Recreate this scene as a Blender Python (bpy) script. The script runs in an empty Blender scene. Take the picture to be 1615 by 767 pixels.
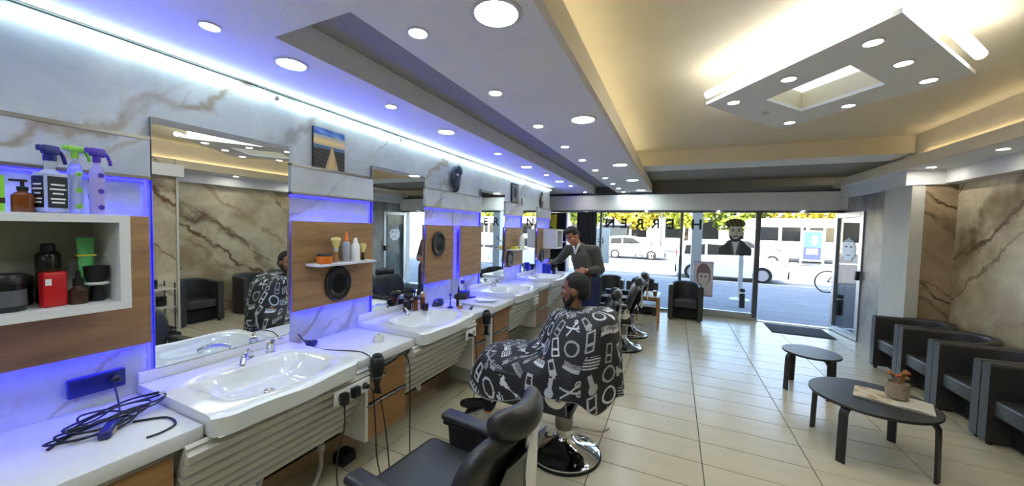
import bpy, bmesh, math, random
import numpy as np
from math import pi, sin, cos, radians as rad
from mathutils import Vector, Matrix, Quaternion
random.seed(7)
S = bpy.context.scene
C = S.collection

# ------------------------------------------------------------------ camera
FPX = 554.757                                    # focal length in pixels of the 1615 px wide frame
yaw, pitch, roll = -0.43309, -0.04177, 0.0228
f = Vector((sin(yaw)*cos(pitch), cos(yaw)*cos(pitch), sin(pitch)))
r0 = Vector((cos(yaw), -sin(yaw), 0)); u0 = r0.cross(f)
rr = cos(roll)*r0 + sin(roll)*u0; uu = -sin(roll)*r0 + cos(roll)*u0
cam = bpy.data.objects.new('camera', bpy.data.cameras.new('camera')); C.objects.link(cam)
M = Matrix((rr, uu, -f)).transposed().to_4x4(); M.translation = (0, 0, 1.75)
cam.matrix_world = M
cam.data.sensor_width = 36; cam.data.sensor_fit = 'HORIZONTAL'; cam.data.lens = 36*FPX/1615
cam.data.clip_start = 0.05; cam.data.clip_end = 300
S.camera = cam

# ------------------------------------------------------------------ exposure, sky, sun
S.view_settings.view_transform = 'Standard'; S.view_settings.look = 'None'
S.view_settings.gamma = 1.0; S.view_settings.use_curve_mapping = False
S.view_settings.exposure = EXPOSURE = 1.22
W = bpy.data.worlds.new('sky'); S.world = W; W.use_nodes = True
wn = W.node_tree; wn.nodes.clear()
sky = wn.nodes.new('ShaderNodeTexSky'); sky.sky_type = 'NISHITA'; sky.sun_disc = False
sky.sun_elevation = rad(40); sky.sun_rotation = rad(180); sky.air_density = 1.0; sky.dust_density = 1.5
bg = wn.nodes.new('ShaderNodeBackground'); bg.inputs[1].default_value = 0.55
wo = wn.nodes.new('ShaderNodeOutputWorld')
wn.links.new(sky.outputs[0], bg.inputs[0]); wn.links.new(bg.outputs[0], wo.inputs[0])
sun = bpy.data.objects.new('sun', bpy.data.lights.new('sun', 'SUN')); C.objects.link(sun)
sun.data.energy = 9.0; sun.data.angle = rad(0.6); sun.data.color = (1, .93, .8)
sun.rotation_euler = Vector((0.22, 1.0, -0.84)).to_track_quat('-Z', 'Y').to_euler()

# ------------------------------------------------------------------ materials
MATS = {}
def nod(nt, t, **kw):
    n = nt.nodes.new(t)
    for k, v in kw.items(): setattr(n, k, v)
    return n
def lin(c):
    return tuple((x/12.92 if x <= .04045 else ((x+.055)/1.055)**2.4) for x in c)
def mat(name, col, rough=.5, metal=0, spec=.5, emis=None, es=0, var=0, vscale=8, bump=0, bscale=60, coat=0, trans=0, stretch=(1,1,1), sss=0, ior=None, objvar=0, sheen=0):
    """plain principled material with a little procedural variation; col is sRGB"""
    if name in MATS: return MATS[name]
    m = bpy.data.materials.new(name); m.use_nodes = True; nt = m.node_tree
    b = nt.nodes['Principled BSDF']
    c = lin(col) + (1,)
    b.inputs['Base Color'].default_value = c
    b.inputs['Roughness'].default_value = rough; b.inputs['Metallic'].default_value = metal
    b.inputs['Specular IOR Level'].default_value = spec
    b.inputs['Coat Weight'].default_value = coat; b.inputs['Coat Roughness'].default_value = .08
    b.inputs['Transmission Weight'].default_value = trans
    if ior: b.inputs['IOR'].default_value = ior
    if sheen: b.inputs['Sheen Weight'].default_value = sheen
    if sss:
        b.inputs['Subsurface Weight'].default_value = sss; b.inputs['Subsurface Radius'].default_value = (.01, .004, .002)
    if emis:
        b.inputs['Emission Color'].default_value = lin(emis) + (1,); b.inputs['Emission Strength'].default_value = es
    if var or bump or objvar:
        tc = nod(nt, 'ShaderNodeTexCoord'); mp = nod(nt, 'ShaderNodeMapping'); mp.inputs['Scale'].default_value = stretch
        nt.links.new(tc.outputs['Object'], mp.inputs[0])
        if var or objvar:
            no = nod(nt, 'ShaderNodeTexNoise'); no.inputs['Scale'].default_value = vscale; no.inputs['Detail'].default_value = 5
            nt.links.new(mp.outputs[0], no.inputs['Vector'])
            mr = nod(nt, 'ShaderNodeMapRange'); mr.inputs['From Min'].default_value = .3; mr.inputs['From Max'].default_value = .7
            mr.inputs['To Min'].default_value = 1-var; mr.inputs['To Max'].default_value = 1+var
            nt.links.new(no.outputs['Fac'], mr.inputs['Value'])
            val = mr.outputs[0]
            if objvar:
                oi = nod(nt, 'ShaderNodeObjectInfo'); m2 = nod(nt, 'ShaderNodeMapRange')
                m2.inputs['To Min'].default_value = 1-objvar; m2.inputs['To Max'].default_value = 1+objvar
                nt.links.new(oi.outputs['Random'], m2.inputs['Value'])
                mu = nod(nt, 'ShaderNodeMath', operation='MULTIPLY'); nt.links.new(val, mu.inputs[0]); nt.links.new(m2.outputs[0], mu.inputs[1]); val = mu.outputs[0]
            hs = nod(nt, 'ShaderNodeHueSaturation'); hs.inputs['Color'].default_value = c
            nt.links.new(val, hs.inputs['Value']); nt.links.new(hs.outputs[0], b.inputs['Base Color'])
        if bump:
            nb = nod(nt, 'ShaderNodeTexNoise'); nb.inputs['Scale'].default_value = bscale; nb.inputs['Detail'].default_value = 4
            nt.links.new(mp.outputs[0], nb.inputs['Vector'])
            bp = nod(nt, 'ShaderNodeBump'); bp.inputs['Strength'].default_value = bump; bp.inputs['Distance'].default_value = .01
            nt.links.new(nb.outputs['Fac'], bp.inputs['Height']); nt.links.new(bp.outputs[0], b.inputs['Normal'])
    MATS[name] = m
    return m
def ramp(nt, src, stops):
    r = nod(nt, 'ShaderNodeValToRGB'); e = r.color_ramp.elements
    while len(e) < len(stops): e.new(.5)
    for k, (p, c) in enumerate(stops): e[k].position = p; e[k].color = lin(c) + (1,)
    nt.links.new(src, r.inputs[0]); return r.outputs[0]
def marble(name, base, base2, vein, direction=(0, 1, 1), scale=.55, seed=0, rough=.22, width=.05, strength=.8, vein2=None, cloud=1.3, warp=.7, crisp=None):
    m = bpy.data.materials.new(name); m.use_nodes = True; nt = m.node_tree; b = nt.nodes['Principled BSDF']
    L = nt.links.new
    tc = nod(nt, 'ShaderNodeTexCoord'); mp = nod(nt, 'ShaderNodeMapping'); mp.inputs['Location'].default_value = (seed*3.1, seed*1.7, seed*2.3)
    L(tc.outputs['Object'], mp.inputs[0])
    n1 = nod(nt, 'ShaderNodeTexNoise'); n1.inputs['Scale'].default_value = cloud; n1.inputs['Detail'].default_value = 7; n1.inputs['Roughness'].default_value = .62
    n1.inputs['Distortion'].default_value = .8; L(mp.outputs[0], n1.inputs['Vector'])
    cl = ramp(nt, n1.outputs['Fac'], [(.32, base2), (.62, base)])
    def veins(sc, w, col, amt, prev, sd, power, warp=warp, lo=.34, hi=.54):
        # distance along a slanted direction, warped by noise; narrow dark lines with feathered halves
        wv = nod(nt, 'ShaderNodeTexNoise'); wv.inputs['Scale'].default_value = 1.1*sc+.5; wv.inputs['Detail'].default_value = 6; wv.inputs['Roughness'].default_value = .58
        mp2 = nod(nt, 'ShaderNodeMapping'); mp2.inputs['Location'].default_value = (sd, sd*.7, -sd); L(mp.outputs[0], mp2.inputs[0]); L(mp2.outputs[0], wv.inputs['Vector'])
        dt = nod(nt, 'ShaderNodeVectorMath', operation='DOT_PRODUCT'); dt.inputs[1].default_value = tuple(Vector(direction).normalized()*sc); L(mp2.outputs[0], dt.inputs[0])
        mu = nod(nt, 'ShaderNodeMath', operation='MULTIPLY_ADD'); mu.inputs[1].default_value = warp; L(wv.outputs['Fac'], mu.inputs[0]); L(dt.outputs['Value'], mu.inputs[2])
        fr = nod(nt, 'ShaderNodeMath', operation='FRACT'); L(mu.outputs[0], fr.inputs[0])
        ds = nod(nt, 'ShaderNodeMath', operation='SUBTRACT'); ds.inputs[1].default_value = .5; L(fr.outputs[0], ds.inputs[0])
        ab = nod(nt, 'ShaderNodeMath', operation='ABSOLUTE'); L(ds.outputs[0], ab.inputs[0])
        mr = nod(nt, 'ShaderNodeMapRange'); mr.interpolation_type = 'SMOOTHSTEP'; mr.inputs['From Min'].default_value = 0; mr.inputs['From Max'].default_value = w
        mr.inputs['To Min'].default_value = amt; mr.inputs['To Max'].default_value = 0; L(ab.outputs[0], mr.inputs['Value'])
        n3 = nod(nt, 'ShaderNodeTexNoise'); n3.inputs['Scale'].default_value = 2.3; n3.inputs['Detail'].default_value = 4; L(mp2.outputs[0], n3.inputs['Vector'])
        m3 = nod(nt, 'ShaderNodeMapRange'); m3.inputs['From Min'].default_value = lo; m3.inputs['From Max'].default_value = hi; L(n3.outputs['Fac'], m3.inputs['Value'])
        mm = nod(nt, 'ShaderNodeMath', operation='MULTIPLY'); L(mr.outputs[0], mm.inputs[0]); L(m3.outputs[0], mm.inputs[1])
        mx = nod(nt, 'ShaderNodeMix', data_type='RGBA'); mx.inputs['B'].default_value = lin(col)+(1,); L(mm.outputs[0], mx.inputs['Factor']); L(prev, mx.inputs['A'])
        return mx.outputs['Result']
    c = veins(scale, width*3.2, vein2 or vein, strength*.6, cl, 3.3+seed, 1)
    c = veins(scale*1.25, width*1.1, vein, strength*.75, c, 9.1+seed, 1)
    c = veins(scale*2.1, width*.8, vein2 or vein, strength*.5, c, 17.7+seed, 1)
    if crisp:
        c = veins(scale*1.1, .028, crisp, 1.0, c, 23.9+seed, 1, .55, .25, .45)
        c = veins(scale*1.9, .022, crisp, .7, c, 31.3+seed, 1, .5, .40, .50)
    L(c, b.inputs['Base Color']); b.inputs['Roughness'].default_value = rough; b.inputs['Specular IOR Level'].default_value = .4
    MATS[name] = m
    return m
def wood(name, a, bcol, axis='Y', rough=.42, scale=3.0):
    m = bpy.data.materials.new(name); m.use_nodes = True; nt = m.node_tree; b = nt.nodes['Principled BSDF']; L = nt.links.new
    tc = nod(nt, 'ShaderNodeTexCoord'); mp = nod(nt, 'ShaderNodeMapping')
    sc = [9, 9, 9]; sc['XYZ'.index(axis)] = .9; mp.inputs['Scale'].default_value = sc
    oi = nod(nt, 'ShaderNodeObjectInfo'); ad = nod(nt, 'ShaderNodeVectorMath', operation='ADD')
    cb = nod(nt, 'ShaderNodeMath', operation='MULTIPLY'); cb.inputs[1].default_value = 7; L(oi.outputs['Random'], cb.inputs[0])
    L(tc.outputs['Object'], mp.inputs[0]); L(mp.outputs[0], ad.inputs[0]); L(cb.outputs[0], ad.inputs[1])
    n1 = nod(nt, 'ShaderNodeTexNoise'); n1.inputs['Scale'].default_value = scale; n1.inputs['Detail'].default_value = 8; n1.inputs['Roughness'].default_value = .65; n1.inputs['Distortion'].default_value = .6
    L(ad.outputs[0], n1.inputs['Vector'])
    c = ramp(nt, n1.outputs['Fac'], [(.3, bcol), (.5, a), (.72, tuple(min(1, x*1.12) for x in a))])
    n2 = nod(nt, 'ShaderNodeTexNoise'); n2.inputs['Scale'].default_value = 1.1; n2.inputs['Detail'].default_value = 3; L(tc.outputs['Object'], n2.inputs['Vector'])
    mr = nod(nt, 'ShaderNodeMapRange'); mr.inputs['From Min'].default_value = .3; mr.inputs['From Max'].default_value = .7; mr.inputs['To Min'].default_value = .82; mr.inputs['To Max'].default_value = 1.12
    L(n2.outputs['Fac'], mr.inputs['Value']); hs = nod(nt, 'ShaderNodeHueSaturation'); L(mr.outputs[0], hs.inputs['Value']); L(c, hs.inputs['Color'])
    L(hs.outputs[0], b.inputs['Base Color']); b.inputs['Roughness'].default_value = rough
    MATS[name] = m
    return m
def attr_mat(name, rough=.6, bump=0):
    if name in MATS: return MATS[name]
    m = bpy.data.materials.new(name); m.use_nodes = True; nt = m.node_tree; b = nt.nodes['Principled BSDF']
    a = nod(nt, 'ShaderNodeVertexColor'); a.layer_name = 'print'
    nt.links.new(a.outputs['Color'], b.inputs['Base Color']); b.inputs['Roughness'].default_value = rough
    MATS[name] = m
    return m

mat('ceiling_white', (.93, .93, .91), .85, var=.02, vscale=3, bump=.12, bscale=45)
mat('ceiling_cream', (.90, .85, .73), .85, var=.03, vscale=2.5, bump=.15, bscale=30)
mat('ceiling_shade', (.62, .61, .57), .9, var=.03)  # shade of the ceiling recesses put into a darker ceiling colour
mat('cornice', (.87, .87, .86), .7)
marble('marble_left', (.76, .78, .78), (.65, .68, .69), (.46, .40, .32), (0, -.85, 1), .62, 2, .3, .04, .7, (.62, .59, .54), 2.0, .7, (.60, .555, .49))
marble('marble_right', (.84, .80, .68), (.70, .63, .50), (.40, .29, .16), (0, .8, 1), .5, 5, .28, .085, 1.2, (.56, .47, .33), 2.2, .7, (.36, .25, .13))
marble('marble_brown', (.68, .60, .48), (.52, .44, .33), (.24, .16, .10), (-.9, .2, -1.1), 1.0, 9, .28, .05, .9, (.42, .32, .22), 1.8, .7, (.27, .17, .10))
marble('marble_grey', (.68, .67, .64), (.40, .38, .36), (.30, .28, .26), (.2, 1, .15), .7, 12, .35, .08, .8, (.36, .34, .32), 1.6)
wood('wood_panel', (.60, .46, .30), (.49, .36, .225), 'Y', .5, 2.2)
wood('wood_drawer', (.56, .41, .25), (.47, .33, .19), 'Y', .45, 2.2)
wood('wood_leg', (.72, .50, .25), (.60, .39, .18), 'Z', .4)
mat('plaster_white', (.80, .79, .75), .6, var=.03)
mat('white_laminate', (.82, .82, .81), .35, var=.01)
mat('white_grey', (.78, .77, .73), .4, var=.02)
mat('porcelain', (.86, .865, .85), .12, coat=.6)
mat('chrome', (.88, .89, .91), .07, 1)
mat('brushed', (.56, .54, .51), .32, 1, var=.04, vscale=20, stretch=(1, .1, 1))
mat('alu', (.74, .75, .76), .35, 1)
mat('alu_dark', (.42, .43, .45), .4, .8)
mat('mirror_glass', (.93, .95, .95), .0, 1)
mat('mirror_edge', (.35, .40, .42), .3, .3)
mat('leather', (.135, .135, .14), .38, spec=.6, bump=.08, bscale=140, var=.08, vscale=5)
mat('leather_chair', (.215, .21, .205), .38, spec=.55, bump=.1, bscale=110, var=.1, vscale=4)
mat('black_plastic', (.07, .07, .08), .35)
mat('black_matte', (.06, .06, .065), .7)
mat('rubber', (.05, .05, .05), .8)
mat('tile', (.79, .75, .645), .24, spec=.45, var=.05, vscale=3.2, stretch=(.6, 2.2, 1), objvar=.03, bump=.03, bscale=25)
mat('grout', (.34, .31, .27), .9)
mat('skirt_tile', (.70, .60, .46), .35, var=.06, objvar=.05)
mat('dark_panel', (.12, .12, .13), .6)
mat('led_white', (1, 1, 1), .5, emis=(.95, .97, 1), es=6)
mat('led_wall', (1, 1, 1), .5, emis=(.86, .97, 1), es=5)
mat('cove_fill_glow', (1, 1, 1), .5, emis=(1, .95, .82), es=5)  # glow of the added fill strips behind the lips
mat('lamp_beam', (1, 1, 1), .5, emis=(1, .98, .94), es=60)
mat('led_blue', (.3, .3, 1), .5, emis=(.13, .15, 1.0), es=70)
mat('lamp_mirror', (1, 1, 1), .5, emis=(.92, .99, 1), es=17)
mat('led_blue_soft', (.2, .2, 1), .5, emis=(.12, .11, 1.0), es=6)
mat('lamp_white', (1, 1, 1), .5, emis=(.93, .99, 1), es=40)
mat('lamp_warm', (1, 1, 1), .5, emis=(1, .97, .9), es=40)
mat('panel_glow', (1, 1, 1), .5, emis=(.85, .93, 1), es=.45)
mat('glass', (1, 1, 1), 0, trans=1, ior=1.02, spec=.3)

# thin pane: mostly see-through with a weak mirror reflection
def pane_mat(name, tint, refl):
    m = bpy.data.materials.new(name); m.use_nodes = True; nt = m.node_tree; nt.nodes.clear()
    o = nod(nt, 'ShaderNodeOutputMaterial'); t = nod(nt, 'ShaderNodeBsdfTransparent'); t.inputs[0].default_value = tint+(1,)
    g = nod(nt, 'ShaderNodeBsdfGlossy'); g.inputs['Roughness'].default_value = .01
    fz = nod(nt, 'ShaderNodeFresnel'); fz.inputs[0].default_value = 1.35
    mu = nod(nt, 'ShaderNodeMath', operation='MULTIPLY'); mu.inputs[1].default_value = refl; nt.links.new(fz.outputs[0], mu.inputs[0])
    x = nod(nt, 'ShaderNodeMixShader'); nt.links.new(mu.outputs[0], x.inputs[0]); nt.links.new(t.outputs[0], x.inputs[1]); nt.links.new(g.outputs[0], x.inputs[2]); nt.links.new(x.outputs[0], o.inputs[0])
    MATS[name] = m
pane_mat('window_pane', (.93, .96, .97), .8)

# ------------------------------------------------------------------ mesh helpers
def BM(): return bmesh.new()
def xf(vs, mtx):
    for v in vs: v.co = mtx @ v.co
def box(bm, x0, x1, y0, y1, z0, z1, r=0, seg=2, mtx=None):
    g = bmesh.ops.create_cube(bm, size=1); vs = g['verts']
    for v in vs: v.co = Vector(((x0+x1)/2+v.co.x*(x1-x0), (y0+y1)/2+v.co.y*(y1-y0), (z0+z1)/2+v.co.z*(z1-z0)))
    if r:
        es = list({e for v in vs for e in v.link_edges})
        g2 = bmesh.ops.bevel(bm, geom=es, offset=r, segments=seg, profile=.5, affect='EDGES', clamp_overlap=True)
        vs = list({v for fc in g2['faces'] for v in fc.verts} | {v for v in vs if v.is_valid})
    if mtx is not None: xf(vs, mtx)
    return vs
def ring(c, ax1, ax2, ra, rb, n, ph=0):
    return [c + ax1*(ra*cos(2*pi*k/n+ph)) + ax2*(rb*sin(2*pi*k/n+ph)) for k in range(n)]
def skin_rings(bm, rings, cap=True, closed=True):
    R = [[bm.verts.new(p) for p in q] for q in rings]; n = len(R[0])
    for a, b in zip(R, R[1:]):
        for k in range(n if closed else n-1):
            bm.faces.new((a[k], a[(k+1) % n], b[(k+1) % n], b[k]))
    if cap and closed:
        bm.faces.new(list(reversed(R[0]))); bm.faces.new(R[-1])
    return R
def cyl(bm, p0, p1, ra, rb=None, n=16, cap=True):
    rb = ra if rb is None else rb
    p0, p1 = Vector(p0), Vector(p1); d = (p1-p0).normalized()
    a = d.orthogonal().normalized(); b = d.cross(a)
    skin_rings(bm, [ring(p0, a, b, ra, ra, n), ring(p1, a, b, rb, rb, n)], cap)
def lathe(bm, prof, c=(0, 0, 0), n=24, sx=1, sy=1):
    """prof: list of (radius, z) from bottom to top"""
    c = Vector(c); X, Y = Vector((1, 0, 0)), Vector((0, 1, 0))
    skin_rings(bm, [ring(c+Vector((0, 0, z)), X, Y, max(r, 1e-4)*sx, max(r, 1e-4)*sy, n) for r, z in prof], True)
def smooth_path(pts, sub=6):
    pts = [Vector(p) for p in pts]
    if len(pts) < 3 or sub < 2: return pts
    out = []
    for i in range(len(pts)-1):
        p0 = pts[max(i-1, 0)]; p1 = pts[i]; p2 = pts[i+1]; p3 = pts[min(i+2, len(pts)-1)]
        for k in range(sub):
            t = k/sub
            out.append(.5*((2*p1)+(p2-p0)*t+(2*p0-5*p1+4*p2-p3)*t*t+(3*p1-p0-3*p2+p3)*t**3))
    out.append(pts[-1]); return out
def tube(bm, pts, r, n=8, sub=6, r2=None, flat=None):
    """tube along a smooth path; flat=(wa,wb) gives an elliptical / strip section"""
    P = smooth_path(pts, sub); rings = []
    t = (P[1]-P[0]).normalized(); a = t.orthogonal().normalized()
    if flat: 
        ref = Vector(flat[2]); a = (ref - t*ref.dot(t)).normalized()
    for i, p in enumerate(P):
        t2 = (P[min(i+1, len(P)-1)]-P[max(i-1, 0)])
        if t2.length < 1e-9: t2 = t
        t2 = t2.normalized(); q = t.rotation_difference(t2); a = (q @ a).normalized(); t = t2; b = t.cross(a)
        rad_ = r if r2 is None else r+(r2-r)*i/(len(P)-1)
        if flat: rings.append(ring(p, a, b, flat[0]*1.414, flat[1]*1.414, 4, pi/4))
        else: rings.append(ring(p, a, b, rad_, rad_, n))
    skin_rings(bm, rings)
def prism(bm, poly, z0, z1, mtx=None):
    a = [bm.verts.new((x, y, z0)) for x, y in poly]; b = [bm.verts.new((x, y, z1)) for x, y in poly]; n = len(poly)
    bm.faces.new(list(reversed(a))); bm.faces.new(b)
    for k in range(n): bm.faces.new((a[k], a[(k+1) % n], b[(k+1) % n], b[k]))
    if mtx is not None: xf(a+b, mtx)
def ball(bm, c, rx, ry=None, rz=None, u=16, v=10, mtx=None):
    g = bmesh.ops.create_uvsphere(bm, u_segments=u, v_segments=v, radius=1)
    ry = ry or rx; rz = rz or rx
    for w in g['verts']: w.co = Vector((w.co.x*rx, w.co.y*ry, w.co.z*rz))
    if mtx is not None: xf(g['verts'], mtx)
    for w in g['verts']: w.co += Vector(c)
def obj(name, bm, m, parent=None, sharp=.7, flip=True):
    if flip: bmesh.ops.recalc_face_normals(bm, faces=bm.faces[:])
    me = bpy.data.meshes.new(name); bm.to_mesh(me); bm.free()
    for p in me.polygons: p.use_smooth = True
    me.set_sharp_from_angle(angle=sharp)
    me.materials.append(MATS[m] if isinstance(m, str) else m)
    o = bpy.data.objects.new(name, me); C.objects.link(o)
    if parent is not None: o.parent = parent
    return o
def mesh_obj(name, me, m, parent=None):
    if not me.materials: me.materials.append(MATS[m] if isinstance(m, str) else m)
    o = bpy.data.objects.new(name, me); C.objects.link(o)
    if parent is not None: o.parent = parent
    return o
def tag(o, label, cat, group=None):
    o['label'] = label; o['category'] = cat
    if group: o['group'] = group
    return o
def thing(name, label, cat, loc=(0, 0, 0), rotz=0, group=None):
    o = bpy.data.objects.new(name, None); C.objects.link(o); o.empty_display_size = .1
    o.location = loc; o.rotation_euler = (0, 0, rotz); return tag(o, label, cat, group)
def struct(name, bm, m, parent=None):
    o = obj(name, bm, m, parent)
    if parent is None: o['kind'] = 'structure'
    return o
def kids(o): return [c for c in bpy.data.objects if c.parent == o]
def dup(root, loc, rotz, label, group=None):
    def cp(o, par):
        c = o.copy(); C.objects.link(c)
        if par is not None:
            c.parent = par
        for ch in children[o]: cp(ch, c)
        return c
    children = {}
    def walk(o):
        children[o] = kids(o)
        for ch in children[o]: walk(ch)
    walk(root)
    r = cp(root, None); r.location = loc; r.rotation_euler = (0, 0, rotz); r['label'] = label
    if group: r['group'] = group
    return r
def B(*a, **k):
    bm = BM(); box(bm, *a, **k); return bm
def CY(*a, **k):
    bm = BM(); cyl(bm, *a, **k); return bm
def LA(*a, **k):
    bm = BM(); lathe(bm, *a, **k); return bm
def TU(*a, **k):
    bm = BM(); tube(bm, *a, **k); return bm
def BA(*a, **k):
    bm = BM(); ball(bm, *a, **k); return bm
ORD = ['first', 'second', 'third', 'fourth', 'fifth', 'sixth', 'seventh', 'eighth', 'ninth', 'tenth', 'eleventh', 'twelfth', 'thirteenth', 'fourteenth', 'fifteenth']
def painted(name, fn, nx, ny, place, parent=None, rough=.6, m=None):
    """flat printed sheet: fn(u,v) -> sRGB or None (no sheet there); place(u,v) -> point"""
    vs, fs, cols, idx = [], [], [], {}
    def vid(i, j):
        if (i, j) not in idx: idx[(i, j)] = len(vs); vs.append(place(i/nx, j/ny))
        return idx[(i, j)]
    for j in range(ny):
        for i in range(nx):
            c = fn((i+.5)/nx, (j+.5)/ny)
            if c is None: continue
            fs.append((vid(i, j), vid(i+1, j), vid(i+1, j+1), vid(i, j+1))); cols.append(lin(c)+(1,))
    me = bpy.data.meshes.new(name); me.from_pydata([tuple(v) for v in vs], [], fs)
    at = me.color_attributes.new('print', 'FLOAT_COLOR', 'CORNER')
    at.data.foreach_set('color', np.repeat(np.array(cols, dtype=np.float32), 4, axis=0).ravel())
    return mesh_obj(name, me, m or attr_mat('printed_%.2f' % rough, rough), parent)
# ================================================================== THE SETTING
XW = -2.43; ZC = 2.62; ZU = 3.02; YF = 8.45
# ---- floor: grout bed and single tiles
TX, TY = .7525, .3115
flo = struct('floor', B(-3.4, 3.4, -3.2, 8.55, -.12, -.006), 'grout')
tm = B(-TX/2+.003, TX/2-.003, -TY/2+.003, TY/2-.003, -.02, 0, r=.002, seg=1)
tile_me = None
ntile = 0; rest = []
for j in range(-1, 28):
    y = 2.355 + TY*(j-3) + TY/2
    if y > 8.5: break
    for i in range(-4, 5):
        x = -.5 + TX*i + TX/2
        if tile_me is None:
            o = obj('tile', tm, 'tile', flo); tile_me = o.data
        else:
            o = bpy.data.objects.new('tile', tile_me); C.objects.link(o); o.parent = flo
        o.location = (x, y, 0); ntile += 1
bm = BM()
for j in range(-16, -1):
    y = 2.355 + TY*(j-3) + TY/2
    if y < -3.1: continue
    for i in range(-4, 5):
        x = -.5 + TX*i + TX/2
        box(bm, x-TX/2+.003, x+TX/2-.003, y-TY/2+.003, y+TY/2-.003, -.02, 0)
o = obj('tile_field', bm, 'tile', flo); o['kind'] = 'stuff'

# ---- left wall with marble bands, metal strips, wood panels and light strips
wl = struct('wall_left', B(XW-.12, XW, -3.2, 7.1, 0, ZC+.02), 'marble_left')
M1, M2, M3, M4 = (.855, 1.55), (2.28, 2.98), (4.17, 4.90), (5.60, 6.30)
secs = [(-.9, M1[0]-.012), (M1[1]+.005, M2[0]-.01), (M2[1]+.005, M3[0]-.01), (M3[1]+.005, M4[0]-.01), (M4[1]+.005, 7.08)]
for a, b in secs:
    obj('metal_strip', B(XW, XW+.048, a, b, 2.145, 2.163), 'brushed', wl)
    obj('metal_strip', B(XW, XW+.048, a, b, 1.950, 1.966), 'brushed', wl)
    obj('marble_band', B(XW, XW+.044, a, b, 1.966, 2.145), 'marble_left', wl)
panels = [secs[0], secs[1], (secs[2][0], 3.49), (3.63, secs[2][1]), secs[3], secs[4]]
for k, (a, b) in enumerate(panels):
    a2, b2 = a, b-(.0 if k == 2 else .012)
    p = obj('wood_panel', B(XW+.035, XW+.058, a2, b2, 1.135, 1.768, r=.002, seg=1), 'wood_panel', wl)
    obj('light_strip', B(XW+.004, XW+.016, a2+.06, b2-.05, 1.728, 1.738), 'led_blue', p)
    obj('light_strip', B(XW+.004, XW+.016, a2+.06, b2-.05, 1.163, 1.173), 'led_blue', p)
obj('light_strip', B(XW+.001, XW+.006, 3.50, 3.62, 1.135, 1.768), 'led_blue_soft', wl)
obj('joint', B(XW, XW+.0025, 3.535, 3.539, .93, 2.16), 'grout', wl)
for a, b in secs:      # upright strip at the end of each bay, beside the next mirror, and the one under the metal ledge
    obj('light_strip', B(XW+.002, XW+.006, b-.010, b-.001, .93, 1.95), 'led_blue_soft', wl)
    obj('light_strip', B(XW+.002, XW+.006, a, b, 1.942, 1.948), 'led_blue_soft', wl)
# tiled plinth along the foot of the wall and the dark board above it
pl = struct('baseboard_left', B(XW, -2.345, -2, 7.05, 0, .085), 'grout')
for k in range(20):
    y = -1.95+.45*k
    obj('tile', B(-2.345, -2.333, y+.002, y+.448, 0, .092), 'skirt_tile', pl)
struct('trim_1', B(XW, -2.37, -2, 7.05, .092, .36), 'dark_panel')

# ---- right wall: three planes
wr = struct('wall_right', B(3.2, 3.4, 2.85, 6.36, 0, ZC+.1), 'marble_right')
obj('near_wall', B(2.39, 3.4, -3.2, 2.85, 0, ZC+.1), 'marble_right', wr)
obj('corner_trim', B(2.375, 2.405, 2.835, 2.865, 0, 2.45), 'plaster_white', wr)
obj('return_face', B(2.78, 3.4, 6.36, 6.42, 0, ZC+.1), 'marble_brown', wr)
obj('pillar', B(2.775, 2.9, 6.352, 7.0, 0, ZC+.1), 'plaster_white', wr)
obj('far_wall', B(2.80, 3.4, 6.9, 8.6, 0, ZC+.1), 'marble_grey', wr)
struct('baseboard_right', B(3.188, 3.2, 2.87, 6.35, 0, .07), 'skirt_tile')
# cornice under the beam, following the wall
cn = struct('trim_2', B(3.06, 3.2, 2.85, 6.36, 2.44, ZC), 'cornice')
bm = BM()
prism(bm, [(2.72, 6.345), (2.78, 6.37), (3.2, 6.37), (3.2, 6.31)], 2.43, ZC)
obj('cornice', bm, 'cornice', cn)
obj('cornice', B(2.69, 2.78, 6.30, 8.3, 2.42, ZC), 'cornice', cn)
obj('cornice', B(2.28, 2.39, -3.2, 2.9, 2.44, ZC), 'cornice', cn)
# ---- back wall (behind the camera) and the far left corner
struct('wall_back', B(-2.6, 3.4, -3.3, -3.2, 0, 3.2), 'plaster_white')
wfl = struct('wall_corner', B(-3.5, -3.35, 7.1, 8.6, 0, 3.2), 'marble_grey')
obj('return_face', B(-3.5, XW-.001, 7.0, 7.1, 0, 3.2), 'marble_left', wfl)

# ---- ceiling: lowered strips, groove, high field, beams
ce = struct('ceiling', B(-1.26, 3.4, -3.2, 6.1, ZU, ZU+.1), 'ceiling_cream')
obj('low_strip', B(-3.5, -1.74, -3.2, 8.45, ZC, ZC+.2), 'ceiling_white', ce)
obj('groove_top', B(-1.75, -1.23, 1.0, 8.45, 2.768, 2.83), 'ceiling_shade', ce)
obj('low_field', B(-1.74, -1.24, -3.2, 1.054, ZC, ZC+.2), 'ceiling_white', ce)
obj('low_strip', B(-1.24, -.495, -3.2, 8.45, ZC, 2.755), 'ceiling_white', ce)
obj('upstand', B(-1.26, -1.235, -3.2, 8.45, 2.755, ZU), 'ceiling_cream', ce)
obj('lip', B(-.525, -.49, -3.2, 8.3, ZC-.002, 2.765), 'ceiling_cream', ce)
obj('beam', B(-.6, 2.66, 6.08, 6.62, 2.80, 3.15), 'ceiling_cream', ce)
obj('beam_soffit', B(-.49, 2.6, 6.085, 6.62, 2.795, 2.802), 'ceiling_white', ce)
obj('recess_top', B(-.6, 3.4, 6.6, 8.85, 2.86, 2.95), 'ceiling_shade', ce)
obj('low_strip', B(2.62, 3.4, -3.2, 8.45, ZC, 2.70), 'ceiling_white', ce)
obj('lip', B(2.60, 2.63, -3.2, 8.3, ZC-.002, 2.745), 'ceiling_cream', ce)
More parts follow.
